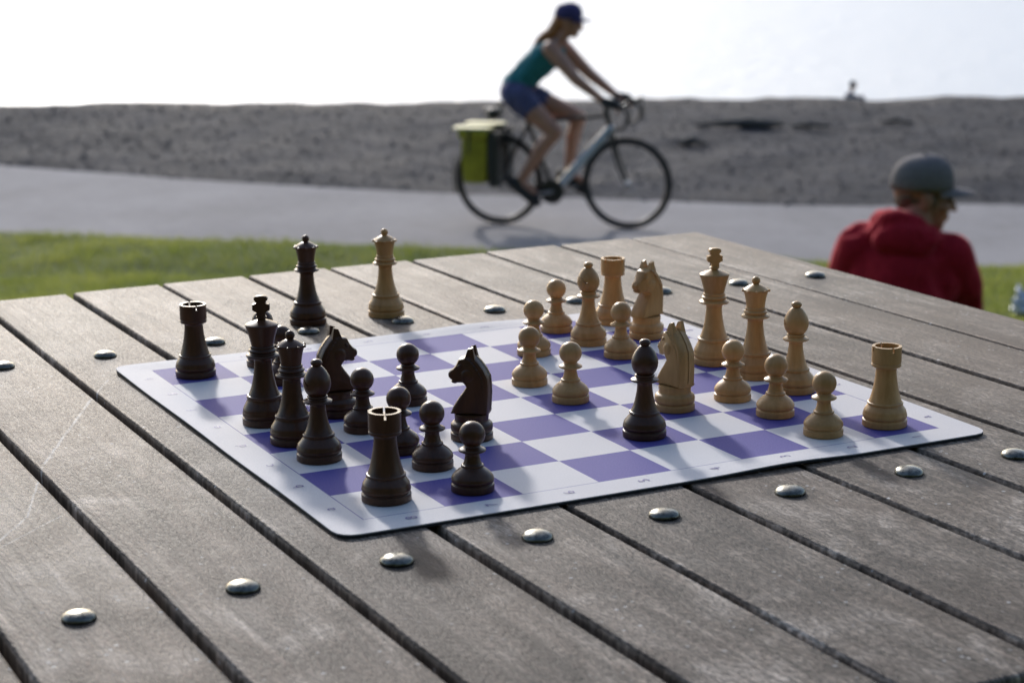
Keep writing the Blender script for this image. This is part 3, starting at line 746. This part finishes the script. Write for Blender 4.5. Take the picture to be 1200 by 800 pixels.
def head_prims(M, k=1.0, fem=False):
    R = M.to_3x3().to_euler()
    def e(c, r, rot=None):
        rr = (M.to_3x3() @ rot.to_matrix()).to_euler() if rot else R
        return ('ell', M @ Vector([a*k for a in c]), tuple(a*k for a in r), rr)
    P = [e((0, -.018, .030), (.076, .096, .088)), e((0, .018, -.020), (.066, .078, .078)), e((0, .040, -.066), (.048, .052, .046)), e((0, .068, -.094), (.024, .022, .018)),
         e((0, .086, .022), (.052, .016, .012)),                                   # brow
         e((0, .100, -.010), (.011, .016, .026), Euler((.35, 0, 0))), e((0, .114, -.026), (.0145, .013, .011)), e((.013, .103, -.029), (.008, .008, .007)), e((-.013, .103, -.029), (.008, .008, .007)),
         e((0, .089, -.052), (.026, .012, .0065)), e((0, .088, -.063), (.022, .012, .007)),   # lips
         e((.044, .062, -.022), (.022, .022, .02)), e((-.044, .062, -.022), (.022, .022, .02))]
    for sd in (1, -1):
        P += [e((sd*.080, -.006, -.006), (.008, .020, .032), Euler((.15, 0, sd*-.35))), e((sd*.083, -.014, .006), (.007, .012, .018), Euler((.15, 0, sd*-.35)))]
    return P
def face_parts(M, k, parent, hairmat):
    for sd in (1, -1):
        bm = bmesh.new(); add_ell(bm, M @ Vector((sd*.032*k, .0865*k, .004*k)), (.0125*k, .0075*k, .0085*k), M.to_3x3().to_euler(), 2); obj('eye', bm, M_EYE, parent)
        bm = bmesh.new(); add_ell(bm, M @ Vector((sd*.034*k, .0985*k, .024*k)), (.019*k, .006*k, .004*k), M.to_3x3().to_euler(), 2); obj('eyebrow', bm, hairmat, parent)
def baseball_cap(M, k, mat_, parent, droop=.02):
    bm = bmesh.new(); n = 40; rows = []
    prof = [(1.0, -.014), (1.01, .008), (1.0, .026), (.955, .047), (.86, .067), (.69, .085), (.45, .097), (.19, .102), (.0, .1035)]
    def pt(a, f, z):
        rx, ry = .0885, .106
        return M @ Vector((rx*f*math.cos(a)*k, (-.012+ry*f*math.sin(a))*k, (z+.012+(.004*math.sin(a)))*k))
    for f, z in prof:
        rows.append([bm.verts.new(pt(0, 0, z))] if f == 0 else [bm.verts.new(pt(2*PI*i/n, f, z)) for i in range(n)])
    for a, b in zip(rows, rows[1:]):
        for i in range(n):
            j = (i+1) % n
            bm.faces.new((a[i], a[j], b[0]) if len(b) == 1 else (a[i], a[j], b[j], b[i]))
    cap = obj('cap', bm, mat_, parent)
    md = cap.modifiers.new('t', 'SOLIDIFY'); md.thickness = .003*k; md.offset = -1
    bm = bmesh.new(); T, B = [], []
    for i in range(21):
        a = math.radians(24+132*i/20); row, rowb = [], []
        for j in range(7):
            t = j/6; ext = .080*math.sin((a-math.radians(24))/math.radians(132)*PI)**.55
            x = (.0895*math.cos(a)); y = -.012+.107*math.sin(a)+ext*t; z = .004-droop*t-.16*(x*x)/.0895*1.0+.004*math.sin(a)
            row.append(bm.verts.new(M @ Vector((x*k, y*k, (z+.004)*k)))); rowb.append(bm.verts.new(M @ Vector((x*k, y*k, z*k))))
        T.append(row); B.append(rowb)
    for i in range(20):
        for j in range(6):
            bm.faces.new((T[i][j], T[i+1][j], T[i+1][j+1], T[i][j+1])); bm.faces.new((B[i][j+1], B[i+1][j+1], B[i+1][j], B[i][j]))
        bm.faces.new((T[i][6], T[i+1][6], B[i+1][6], B[i][6])); bm.faces.new((B[i][0], B[i+1][0], T[i+1][0], T[i][0]))
    for i in (0, 20):
        for j in range(6): bm.faces.new((T[i][j], T[i][j+1], B[i][j+1], B[i][j]) if i == 0 else (T[i][j+1], T[i][j], B[i][j], B[i][j+1]))
    bmesh.ops.recalc_face_normals(bm, faces=bm.faces[:])
    obj('brim', bm, mat_, cap)
    bm = bmesh.new(); add_ell(bm, M @ Vector((0, -.012*k, .117*k)), .007*k, None, 2); obj('button', bm, mat_, cap)
    return cap

# --- seated man in the red hooded top
MU, MS = 7.25, 1.44
MAN_Z = 1.0
man = thing('person', 'man in red hooded top and dark grey cap sitting on the grass, back turned', 'person', US(MU, MS, lawn_h(MU, MS)), VIEW-PI/2-.19)
man.scale = (1, 1, MAN_Z)
HM = Matrix.Translation((.066, .130, .668)) @ Matrix.Rotation(math.radians(-76), 4, 'Z') @ Matrix.Rotation(math.radians(-10), 4, 'X')
hands = []
hand(hands, (.13, .50, .28), (-.9, .35, -.1), (0, 1, .3), 1.05, .5, 1); hand(hands, (-.13, .50, .28), (.9, .35, .0), (0, 1, .3), 1.05, .5, -1)
body = [('ell', (0, 0, .13), (.17, .13, .13)), ('cap', (0, .0, .15), .12, (0, .05, .36), .105), ('cap', (-.13, .07, .46), .06, (.13, .07, .45), .06), ('cap', (.02, .07, .48), .066, (.05, .11, .64), .058)]
body += head_prims(HM, 1.07)
for sd in (1, -1):
    body += [('cap', (sd*.16, .075, .455), .050, (sd*.22, .17, .25), .042), ('cap', (sd*.22, .17, .25), .042, (sd*.13, .50, .28), .030),
             ('cap', (sd*.09, .03, .11), .085, (sd*.12, .43, .36), .062), ('cap', (sd*.12, .43, .36), .058, (sd*.13, .70, .02), .040), ('cap', (sd*.13, .70, .0), .042, (sd*.14, .88, -.05), .034)]
blob('body', body+hands, .0062, M_SKIN2, man, 3)
face_parts(HM, 1.07, man, M_HAIRG)
hoodie = [('ell', (0, .0, .14), (.195, .155, .14)), ('cap', (0, .0, .18), .165, (0, .045, .37), .170), ('cap', (-.085, .055, .37), .125, (-.09, .06, .43), .105), ('cap', (.085, .055, .37), .125, (.09, .06, .42), .105),
          ('cap', (-.160, .075, .487), .090, (.02, .075, .485), .088), ('cap', (.160, .075, .455), .090, (.02, .075, .485), .088), ('cap', (.01, .060, .52), .080, (.03, .085, .56), .062)]
for sd in (1, -1):
    zz = .487 if sd < 0 else .455
    hoodie += [('cap', (sd*.166, .075, zz-.01), .088, (sd*.215, .13, .34), .078), ('cap', (sd*.215, .13, .34), .078, (sd*.225, .18, .25), .074), ('cap', (sd*.223, .18, .245), .074, (sd*.14, .475, .28), .056)]
hood = [('cap', (-.085, .06, .598), .048, (-.04, -.005, .612), .050), ('cap', (-.04, -.005, .612), .050, (.05, -.006, .588), .044), ('cap', (.05, -.006, .588), .044, (.105, .055, .545), .036), ('cap', (.105, .055, .545), .036, (.09, .14, .535), .030),
        ('cap', (-.085, .06, .598), .044, (-.05, .15, .575), .030), ('ell', (.0, -.040, .545), (.125, .060, .075)), ('ell', (-.045, -.020, .625), (.06, .038, .030)), ('cap', (-.07, -.01, .595), .040, (-.11, .03, .545), .044), ('cap', (.06, -.01, .57), .040, (.12, .04, .52), .042)]
hood = [tuple((x[0], x[1], x[2]-.016) if isinstance(x, tuple) and q_ != 2 or (isinstance(x, tuple) and t_[0] == 'cap') else x for q_, x in enumerate(t_)) for t_ in hood]
blob('hoodie', hoodie, .009, M_HOOD, man, 3, .020, 9.0)
blob('hood', hood, .0075, M_HOOD, man, 3, .010, 16.0)
tr = []
for sd in (1, -1):
    tr += [('cap', (sd*.09, .03, .115), .105, (sd*.12, .43, .365), .076), ('cap', (sd*.12, .43, .36), .074, (sd*.13, .69, .06), .058)]
blob('trousers', tr+[('ell', (0, 0, .115), (.185, .145, .115))], .011, M_JEANS, man, 4, .01)
for sd in (1, -1):
    blob('shoe', [('ell', (sd*.13, .69, -.02), (.045, .06, .045)), ('cap', (sd*.13, .70, -.04), .044, (sd*.145, .86, -.075), .036)], .009, M_SHOE, man, 3)
hair = [('ell', HM @ Vector((0, -.045, -.004)), (.076, .066, .042), HM.to_euler()), ('ell', HM @ Vector((0, -.068, -.030)), (.058, .038, .032), HM.to_euler()), ('ell', HM @ Vector((.068, .018, -.004)), (.012, .018, .03), HM.to_euler()), ('ell', HM @ Vector((-.068, .018, -.004)), (.012, .018, .03), HM.to_euler())]
blob('hair', hair, .006, M_HAIRG, man, 2, .006, 40)
baseball_cap(HM @ Matrix.Translation((0, -.002, .030)) @ Matrix.Rotation(math.radians(6), 4, 'X'), 1.10, M_CAPG, man, .012)

# --- far person sitting on the lower beach
PU, PS = 43.5, 7.30
M_TOP = simple('grey_blue_top', (.20, .21, .24), .85, var=.15)
M_HAIRD = simple('dark_hair', (.02, .017, .016), .6, var=.2)
far = thing('person', 'tiny distant person in a grey top sitting beyond the beach crest', 'person', US(PU, PS, beach_h(PU, PS)), VIEW-PI/2-1.15)
far.scale = (.72, .72, .75)
FM = Matrix.Translation((.09, .14, .80)) @ Matrix.Rotation(math.radians(-25), 4, 'Z')
b2 = [('ell', (0, 0, .13), (.17, .13, .13)), ('cap', (0, 0, .16), .12, (.02, .05, .42), .12), ('cap', (-.13, .06, .50), .05, (.15, .07, .50), .05), ('cap', (.04, .07, .52), .06, (.08, .11, .70), .055)]+head_prims(FM, .95)
for sd in (1, -1):
    b2 += [('cap', (.02+sd*.15, .06, .50), .046, (.02+sd*.24, .10, .28), .038), ('cap', (.02+sd*.24, .10, .28), .036, (.02+sd*.17, .36, .40), .028),
           ('cap', (sd*.09, .03, .11), .08, (sd*.17, .40, .43), .058), ('cap', (sd*.17, .40, .43), .055, (sd*.13, .66, .02), .038), ('cap', (sd*.13, .66, .0), .04, (sd*.14, .84, -.05), .032)]
hh = []; hand(hh, (.19, .36, .40), (-.2, .9, 0), (0, 0, 1), 1, .5, 1); hand(hh, (-.15, .36, .40), (.2, .9, 0), (0, 0, 1), 1, .5, -1)
blob('body', b2+hh, .010, M_SKIN2, far, 3)
tp = [('ell', (0, 0, .15), (.19, .15, .15)), ('cap', (0, 0, .18), .15, (.02, .05, .42), .13), ('cap', (-.13, .06, .49), .066, (.16, .07, .49), .066)]
for sd in (1, -1): tp += [('cap', (.02+sd*.155, .06, .495), .064, (.02+sd*.245, .10, .28), .056), ('cap', (.02+sd*.245, .10, .28), .054, (.02+sd*.18, .33, .385), .042)]
blob('sweater', tp, .012, M_TOP, far, 4)
blob('hair', [('ell', FM @ Vector((0, -.025, .038)), (.086, .098, .088), FM.to_euler()), ('ell', FM @ Vector((0, -.07, -.05)), (.07, .045, .08), FM.to_euler())], .009, M_HAIRD, far, 2)
blob('trousers', [('ell', (0, 0, .115), (.185, .145, .115))]+[x for sd in (1, -1) for x in (('cap', (sd*.09, .03, .115), .098, (sd*.17, .40, .43), .072), ('cap', (sd*.17, .40, .43), .07, (sd*.13, .65, .06), .052))], .012, M_JEANS, far, 3)

# ------------------------------------------------------------------ bicycle (local x forward, y left, z up; origin at the rear tyre's contact)
YAW = math.radians(17)
fwd = RH*math.cos(YAW)-FH*math.sin(YAW)
BLOC = US(15.18, -.085, -2.147); BRZ = math.atan2(fwd.y, fwd.x)
bike = thing('bicycle', 'touring bicycle with pale frame and drop handlebar ridden along the path', 'bicycle', BLOC, BRZ)
M_FRAME = simple('pale_frame_paint', (.50, .57, .66), .3, var=.06, coat=.5)
M_BLACK = simple('black_metal', (.02, .02, .022), .4, var=.2)
M_TYRE = simple('tyre_rubber', (.022, .022, .023), .8, var=.25, scale=40)
M_ALU = simple('brushed_alloy', (.38, .38, .40), .35, metal=1, var=.1)
M_LIME = simple('lime_tarpaulin', (.310, .290, .015), .55, var=.25, scale=8)
M_PBLACK = simple('black_tarpaulin', (.022, .024, .022), .55, var=.2)
M_SUNLIT_FLAP = simple('painted_sunlit_flap', (.52, .50, .22), .5, var=.08)  # sun on the pannier tops, painted in as a paler yellow
WR = .345; RA = Vector((0, 0, WR)); FA = Vector((1.0, 0, WR)); BB = Vector((.43, 0, .27))
def circ(c, r, n=72): return [c+Vector((r*math.cos(2*PI*i/n), 0, r*math.sin(2*PI*i/n))) for i in range(n)]
def wheel(c):
    bm = bmesh.new(); add_cap(bm, c+Vector((0, -.05, 0)), .02, c+Vector((0, .05, 0)), .02)
    w = obj('wheel', bm, M_ALU, bike)
    bm = bmesh.new(); add_tube(bm, circ(c, WR-.016), .016, 12, True); obj('tyre', bm, M_TYRE, w)
    bm = bmesh.new(); add_tube(bm, circ(c, WR-.042), .011, 8, True); obj('rim', bm, M_BLACK, w)
    bm = bmesh.new()
    for i in range(32):
        a = 2*PI*i/32; sd = .03 if i % 2 else -.03; b = a+(.45 if (i//2) % 2 else -.45)
        add_tube(bm, [c+Vector((.02*math.cos(b), sd, .02*math.sin(b))), c+Vector(((WR-.05)*math.cos(a), 0, (WR-.05)*math.sin(a)))], .0012, 4)
    obj('spoke_lacing', bm, M_ALU, w)
wheel(RA); wheel(FA)
HT0, HT1 = Vector((.872, 0, .735)), Vector((.835, 0, .90)); ST = Vector((.225, 0, .80))
bm = bmesh.new()
add_cap(bm, BB, .018, ST, .017)
add_cap(bm, BB+Vector((0, -.035, 0)), .0241, BB+Vector((0, .035, 0)), .0241)
for sd in (1, -1):
    add_cap(bm, RA+Vector((0, sd*.062, 0)), .010, BB+Vector((-.02, sd*.03, 0)), .012); add_cap(bm, RA+Vector((0, sd*.062, 0)), .008, ST+Vector((.01, sd*.018, -.04)), .009)
add_cap(bm, BB+Vector((0, -.035, 0)), .024, BB+Vector((0, .035, 0)), .024)
fr = obj('frame', bm, M_BLACK, bike)
bm = bmesh.new(); add_cap(bm, HT0, .022, HT1, .021); obj('head_tube', bm, M_BLACK, fr)
bm = bmesh.new(); add_cap(bm, HT0+Vector((-.005, 0, .01)), .036, BB+Vector((.05, 0, .05)), .036); obj('down_tube', bm, M_FRAME, fr)
bm = bmesh.new(); add_cap(bm, HT1+Vector((.005, 0, -.055)), .016, ST+Vector((.005, 0, -.01)), .015); obj('top_tube', bm, M_BLACK, fr)
bm = bmesh.new()
add_cap(bm, Vector((.878, -.06, .71)), .014, Vector((.878, .06, .71)), .014)
for sd in (1, -1): add_tube(bm, [Vector((.878, sd*.055, .71)), Vector((.915, sd*.055, .56)), Vector((.955, sd*.055, .44)), FA+Vector((0, sd*.052, 0))], [.014, .013, .011, .009])
obj('fork', bm, M_BLACK, bike)
bm = bmesh.new(); add_cap(bm, HT1, .016, HT1+Vector((-.008, 0, .04)), .016); add_cap(bm, HT1+Vector((-.006, 0, .03)), .015, Vector((.91, 0, .935)), .016); obj('stem', bm, M_BLACK, bike)
bm = bmesh.new(); half = [(.91, 0, .935), (.91, .10, .935), (.915, .185, .935), (.95, .205, .932), (1.01, .208, .922), (1.045, .21, .895), (1.055, .212, .85), (1.035, .215, .80), (.99, .22, .772), (.93, .222, .768)]
add_tube(bm, [(x, -y, z) for x, y, z in half[::-1]]+half[1:], .0125, 10); hb = obj('handlebar', bm, M_BLACK, bike)
for sd in (1, -1):
    bm = bmesh.new(); add_cap(bm, (1.0, sd*.208, .93), .017, (1.055, sd*.21, .965), .013); add_tube(bm, [(1.055, sd*.21, .95), (1.075, sd*.21, .88), (1.065, sd*.21, .80)], [.007, .006, .004], 6); obj('brake_lever', bm, M_BLACK, hb)
bm = bmesh.new(); add_cap(bm, ST, .0135, Vector((.175, 0, .90)), .0135); obj('seat_post', bm, M_ALU, bike)
sa = [('ell', (.10, 0, .925), (.075, .075, .022)), ('cap', (.12, 0, .925), .035, (.31, 0, .928), .018)]
blob('saddle', sa, .008, M_BLACK, bike, 2)
bm = bmesh.new(); add_lathe(bm, [(.075, -.003), (.092, -.002), (.092, .002), (.075, .003)], 44, Matrix.Translation(BB+Vector((0, -.05, 0))) @ Matrix.Rotation(PI/2, 4, 'X')); obj('chainring', bm, M_BLACK, bike)
PN, PF = Vector((.277, 0, .245)), Vector((.583, 0, .295))
for pd, sd in ((PN, -1), (PF, 1)):
    bm = bmesh.new(); add_cap(bm, BB+Vector((0, sd*.065, 0)), .014, pd+Vector((0, sd*.075, 0)), .011); ck = obj('crank', bm, M_ALU, bike)
    bm = bmesh.new(); add_box(bm, pd+Vector((0, sd*.125, 0)), (.09, .09, .018), bevel=.004); obj('pedal', bm, M_BLACK, ck)
bm = bmesh.new()
loop = [BB+Vector((.09*math.sin(a), -.05, .09*math.cos(a))) for a in lin(0, PI, 12)]+[RA+Vector((-.035*math.sin(a), -.05, -.035*math.cos(a))) for a in lin(0, PI, 8)]
add_tube(bm, loop, .004, 6, True); obj('chain', bm, M_BLACK, bike)
bm = bmesh.new()
for sd in (1, -1):
    add_tube(bm, [(.13, sd*.06, .735), (-.30, sd*.06, .735)], .006, 8)
    for xx in (.08, -.08, -.2): add_tube(bm, [(xx, sd*.06, .735), (xx*.1, sd*.068, .37)], .0045, 6)
for xx in (.12, -.08, -.28): add_tube(bm, [(xx, -.06, .735), (xx, .06, .735)], .005, 6)
add_tube(bm, [(.13, .05, .735), (.20, .02, .70)], .005, 6); obj('rack', bm, M_BLACK, bike)
bm = bmesh.new(); arc = [RA+Vector(((WR+.02)*math.cos(a), 0, (WR+.02)*math.sin(a))) for a in lin(math.radians(20), math.radians(200), 36)]
L_ = [[bm.verts.new(p+Vector((0, y, -abs(y)*.25))) for y in (-.026, -.013, 0, .013, .026)] for p in arc]
for a, b in zip(L_, L_[1:]):
    for q in range(4): bm.faces.new((a[q], a[q+1], b[q+1], b[q]))
mg = obj('mudguard', bm, M_BLACK, bike); md = mg.modifiers.new('t', 'SOLIDIFY'); md.thickness = .002
# panniers hang on the rack: things of their own
def pannier(sd, lab):
    t = thing('pannier', lab, 'bag', BLOC, BRZ, 'panniers on the bicycle rack')
    def bag(x0, x1, z0, z1, y0, y1, taper=.0):
        bm = bmesh.new(); add_box(bm, ((x0+x1)/2, sd*(y0+y1)/2, (z0+z1)/2), (x1-x0, y1-y0, z1-z0))
        for v in bm.verts:
            if v.co.z < (z0+z1)/2: v.co.x = (x0+x1)/2+(v.co.x-(x0+x1)/2)*(1-taper)
        bmesh.ops.subdivide_edges(bm, edges=bm.edges[:], cuts=5, use_grid_fill=True)
        cen = Vector(((x0+x1)/2, sd*(y0+y1)/2, (z0+z1)/2)); hx, hy, hz = (x1-x0)/2, (y1-y0)/2, (z1-z0)/2
        for v in bm.verts:
            q = v.co-cen; nx, ny, nz = q.x/hx, q.y/hy, q.z/hz
            v.co = cen+Vector((q.x*(1-.10*nz*nz*ny*ny-.03*ny*ny), q.y*(1+.18*(1-nx*nx)*(1-nz*nz)), q.z*(1-.04*nx*nx*ny*ny)))+Vector((.006*mnoise.noise(q*14), .006*mnoise.noise(q*14+Vector((3, 3, 3))), 0))
        return bm
    obj('bag_body', bag(-.235, -.025, .34, .68, .085, .215, .10), M_LIME, t)
    obj('front_panel', bag(-.024, .055, .31, .72, .085, .215, .1), M_PBLACK, t)
    lid = obj('lid', bag(-.255, -.02, .672, .742, .075, .225), M_LIME, t)
    obj('flap_edge', bag(-.30, .0, .738, .757, .072, .225), M_SUNLIT_FLAP, lid)
    bm = bmesh.new(); add_tube(bm, [(-.16, sd*.236, .74), (-.16, sd*.252, .66), (-.16, sd*.248, .56)], .008, 6); obj('strap', bm, M_PBLACK, t)
    bm = bmesh.new(); add_box(bm, (-.1, sd*.074, .70), (.16, .018, .05)); obj('hook', bm, M_PBLACK, t)
pannier(-1, 'lime green pannier with flap coloured as sunlit on the near side of the bicycle rack')
pannier(1, 'lime green pannier on the far side of the bicycle rack, mostly hidden')
sb = thing('saddle_bag', 'small dark roll bag behind the bicycle saddle', 'bag', BLOC, BRZ)
blob('bag_body', [('cap', (-.03, -.055, .845), .045, (-.03, .055, .845), .045), ('ell', (-.06, 0, .855), (.05, .05, .04))], .008, M_PBLACK, sb, 2)
bm = bmesh.new(); add_tube(bm, [(.02, 0, .865), (.03, 0, .90), (.0, 0, .935), (-.02, 0, .92)], .012, 8); obj('strap', bm, M_PBLACK, sb)

# --- rider
rider = thing('person', 'cyclist in a teal tank top, blue shorts and purple cap riding a bicycle', 'person', BLOC, BRZ)
RM = Matrix.Translation((.555, 0, 1.535)) @ Matrix.Rotation(math.radians(-90), 4, 'Z') @ Matrix.Rotation(math.radians(-14), 4, 'X')
rb = [('ell', (.155, 0, 1.0), (.115, .165, .105)), ('cap', (.165, 0, 1.03), .105, (.255, 0, 1.17), .098), ('cap', (.255, 0, 1.17), .100, (.385, 0, 1.29), .112), ('cap', (.445, -.145, 1.355), .046, (.445, .145, 1.355), .046),
      ('cap', (.42, 0, 1.34), .08, (.47, 0, 1.38), .05), ('cap', (.465, 0, 1.37), .050, (.53, 0, 1.46), .046)]+head_prims(RM, .98)
for sd in (1, -1):
    rb += [('cap', (.455, sd*.160, 1.345), .062, (.655, sd*.205, 1.135), .046), ('cap', (.655, sd*.205, 1.135), .047, (.855, sd*.198, .985), .029)]
legs = ((-1, (.475, -.105, .725), (.205, -.115, .355), (.30, -.120, .275)), (1, (.60, .115, .815), (.515, .12, .40), (.62, .125, .325)))
for sd, kn, an, toe in legs:
    hp = Vector((.175, sd*.095, .985)); kn, an = Vector(kn), Vector(an)
    rb += [('cap', hp, .092, hp.lerp(kn, .5), .080), ('cap', hp.lerp(kn, .5), .080, kn, .056), ('cap', kn, .055, kn.lerp(an, .35)+Vector((-.022, 0, 0)), .056), ('cap', kn.lerp(an, .35)+Vector((-.018, 0, 0)), .055, an, .034), ('cap', an, .036, Vector(toe), .030)]
rh = []
for sd in (1, -1): hand(rh, (.865, sd*.198, .975), (.94, 0, -.20), (0, 0, 1), .98, .95, -sd)
blob('body', rb+rh, .0075, M_SKIN, rider, 3)
face_parts(RM, .98, rider, M_AUBURN)
tk = [('cap', (.155, 0, 1.055), .122, (.255, 0, 1.17), .112), ('cap', (.255, 0, 1.17), .112, (.375, 0, 1.28), .124), ('ell', (.42, -.06, 1.235), (.06, .055, .06)), ('ell', (.42, .06, 1.235), (.06, .055, .06)), ('cap', (.33, -.06, 1.27), .075, (.40, -.075, 1.335), .05), ('cap', (.33, .06, 1.27), .075, (.40, .075, 1.335), .05)]
for sd in (1, -1): tk += [('cap', (.395, sd*.09, 1.34), .035, (.455, sd*.085, 1.385), .024), ('cap', (.455, sd*.085, 1.385), .024, (.48, sd*.08, 1.31), .03)]
blob('tank_top', tk, .009, M_TEAL, rider, 3, .013, 15)
sh = [('ell', (.150, 0, 1.005), (.132, .182, .118)), ('cap', (.155, 0, 1.02), .122, (.20, 0, 1.085), .112)]
for sd, kn, an, toe in legs:
    hp = Vector((.175, sd*.095, .985)); sh.append(('cap', hp, .108, hp.lerp(Vector(kn), .30), .100))
blob('shorts', sh, .009, M_SHORTS, rider, 3, .013, 15)
for sd, kn, an, toe in legs:
    an, toe = Vector(an), Vector(toe); d = (toe-an).normalized(); dn = Vector((d.z, 0, -d.x))
    blob('shoe', [('ell', an+dn*.03, (.052, .048, .055)), ('cap', an+dn*.050-d*.035, .048, an+d*.15+dn*.040, .046), ('cap', an+d*.10+dn*.040, .048, an+d*.20+dn*.038, .036)], .008, M_SHOE, rider, 2)
for sd in (1, -1):
    blob('glove', [('cap', (.86, sd*.198, .975), .030, (.945, sd*.2, .955), .040), ('cap', (.935, sd*.2, .955), .036, (.985, sd*.205, .935), .028)], .006, M_GLOVE, rider, 2)
hr = [('ell', RM @ Vector((0, -.035, .02)), (.080, .088, .085), RM.to_euler()), ('cap', RM @ Vector((0, -.07, -.02)), .055, (.43, 0, 1.455), .052), ('cap', (.43, 0, 1.455), .052, (.345, 0, 1.40), .045), ('cap', (.345, 0, 1.40), .045, (.285, 0, 1.345), .018)]
blob('hair', hr, .007, M_AUBURN, rider, 2, .006, 40)
baseball_cap(RM @ Matrix.Translation((0, -.002, .026)) @ Matrix.Rotation(math.radians(8), 4, 'X'), 1.0, M_PURPLE, rider, .012)

# ------------------------------------------------------------------ crumpled bag on the lawn
def litter():
    u, s = 9.75, 2.54
    t = thing('plastic_bag', 'crumpled white and pale blue plastic bag lying on the grass right of the seated man', 'bag', US(u, s, lawn_h(u, s)), .4)
    t.scale = (.85, .85, .85)
    k = NT('crinkled_plastic'); v = k.coord(); f = k.noise(v, 14, 3); k.col(k.ramp(f, [(.42, (.74, .76, .80)), (.56, (.32, .43, .70)), (.62, (.72, .74, .78))])); k.set(Roughness=.35); k.bump(k.noise(v, 30, 4), .8, .01)
    bm = bmesh.new(); vs_ = add_ell(bm, Vector((0, 0, .06)), (.09, .06, .075), None, 4)
    for v_ in vs_:
        q = v_.co*17; n_ = mnoise.noise(q)+.6*mnoise.noise(q*2.3); v_.co += v_.normal*.0 + (v_.co-Vector((0, 0, .05))).normalized()*(.032*abs(n_)-.012)
        v_.co.z = max(.002, v_.co.z)
    obj('bag_body', bm, k.m, t, True, 25)
    bm = bmesh.new(); add_tube(bm, [(-.06, 0, .10), (-.075, .01, .155), (-.045, .02, .175), (-.02, .0, .12)], [.016, .012, .012, .016], 8); obj('handle', bm, k.m, t)
    m2 = simple('orange_print', (.75, .42, .12), .4, var=.2)
    bm = bmesh.new(); vs_ = add_ell(bm, Vector((.10, -.02, .075)), (.045, .035, .04), None, 3)
    for v_ in vs_: v_.co += (v_.co-Vector((.10, -.02, .075))).normalized()*.02*mnoise.noise(v_.co*40)
    obj('wrapper', bm, m2, t, True, 25)
litter()

# ------------------------------------------------------------------ light
SUN_EL = math.radians(23.0); sd_ = Vector((.205, .979, 0)).normalized()
to_sun = Vector((sd_.x*math.cos(SUN_EL), sd_.y*math.cos(SUN_EL), math.sin(SUN_EL)))
sl = bpy.data.lights.new('sun', 'SUN'); sl.energy = 2.0; sl.angle = math.radians(3.5); sl.color = (1, .98, .955)
so = link(bpy.data.objects.new('sun', sl)); so.rotation_euler = to_sun.to_track_quat('Z', 'Y').to_euler(); so.location = (0, 0, 30)
w = bpy.data.worlds.new('World'); scene.world = w; w.use_nodes = True
sky = w.node_tree.nodes.new('ShaderNodeTexSky'); sky.sky_type = 'NISHITA'; sky.sun_disc = False
sky.sun_elevation = SUN_EL; sky.sun_rotation = math.atan2(to_sun.x, to_sun.y); sky.air_density = 1.0; sky.dust_density = 1.7; sky.ozone_density = 1.5
bg = w.node_tree.nodes['Background']; bg.inputs['Strength'].default_value = .15
w.node_tree.links.new(sky.outputs['Color'], bg.inputs['Color'])

# ------------------------------------------------------------------ camera
cd = bpy.data.cameras.new('camera'); co = link(bpy.data.objects.new('camera', cd)); scene.camera = co
F = Vector((math.cos(AZ)*math.cos(EL), math.sin(AZ)*math.cos(EL), math.sin(EL))); r0 = F.cross(Vector((0, 0, 1))).normalized(); u0 = r0.cross(F)
c_, s_ = math.cos(ROLL), math.sin(ROLL); r1 = r0*c_+u0*s_; u1 = u0*c_-r0*s_
co.matrix_world = Matrix(((r1.x, u1.x, -F.x, CAM.x), (r1.y, u1.y, -F.y, CAM.y), (r1.z, u1.z, -F.z, CAM.z), (0, 0, 0, 1)))
cd.sensor_width = 36; cd.lens = FPX/1200*36; cd.clip_start = .05; cd.clip_end = 9000
cd.dof.use_dof = True; cd.dof.focus_distance = 1.46; cd.dof.aperture_fstop = 11.5
scene.view_settings.view_transform = 'Standard'; scene.view_settings.look = 'None'; scene.view_settings.exposure = 0.60; scene.view_settings.gamma = 1
scene.cycles.use_denoising = True
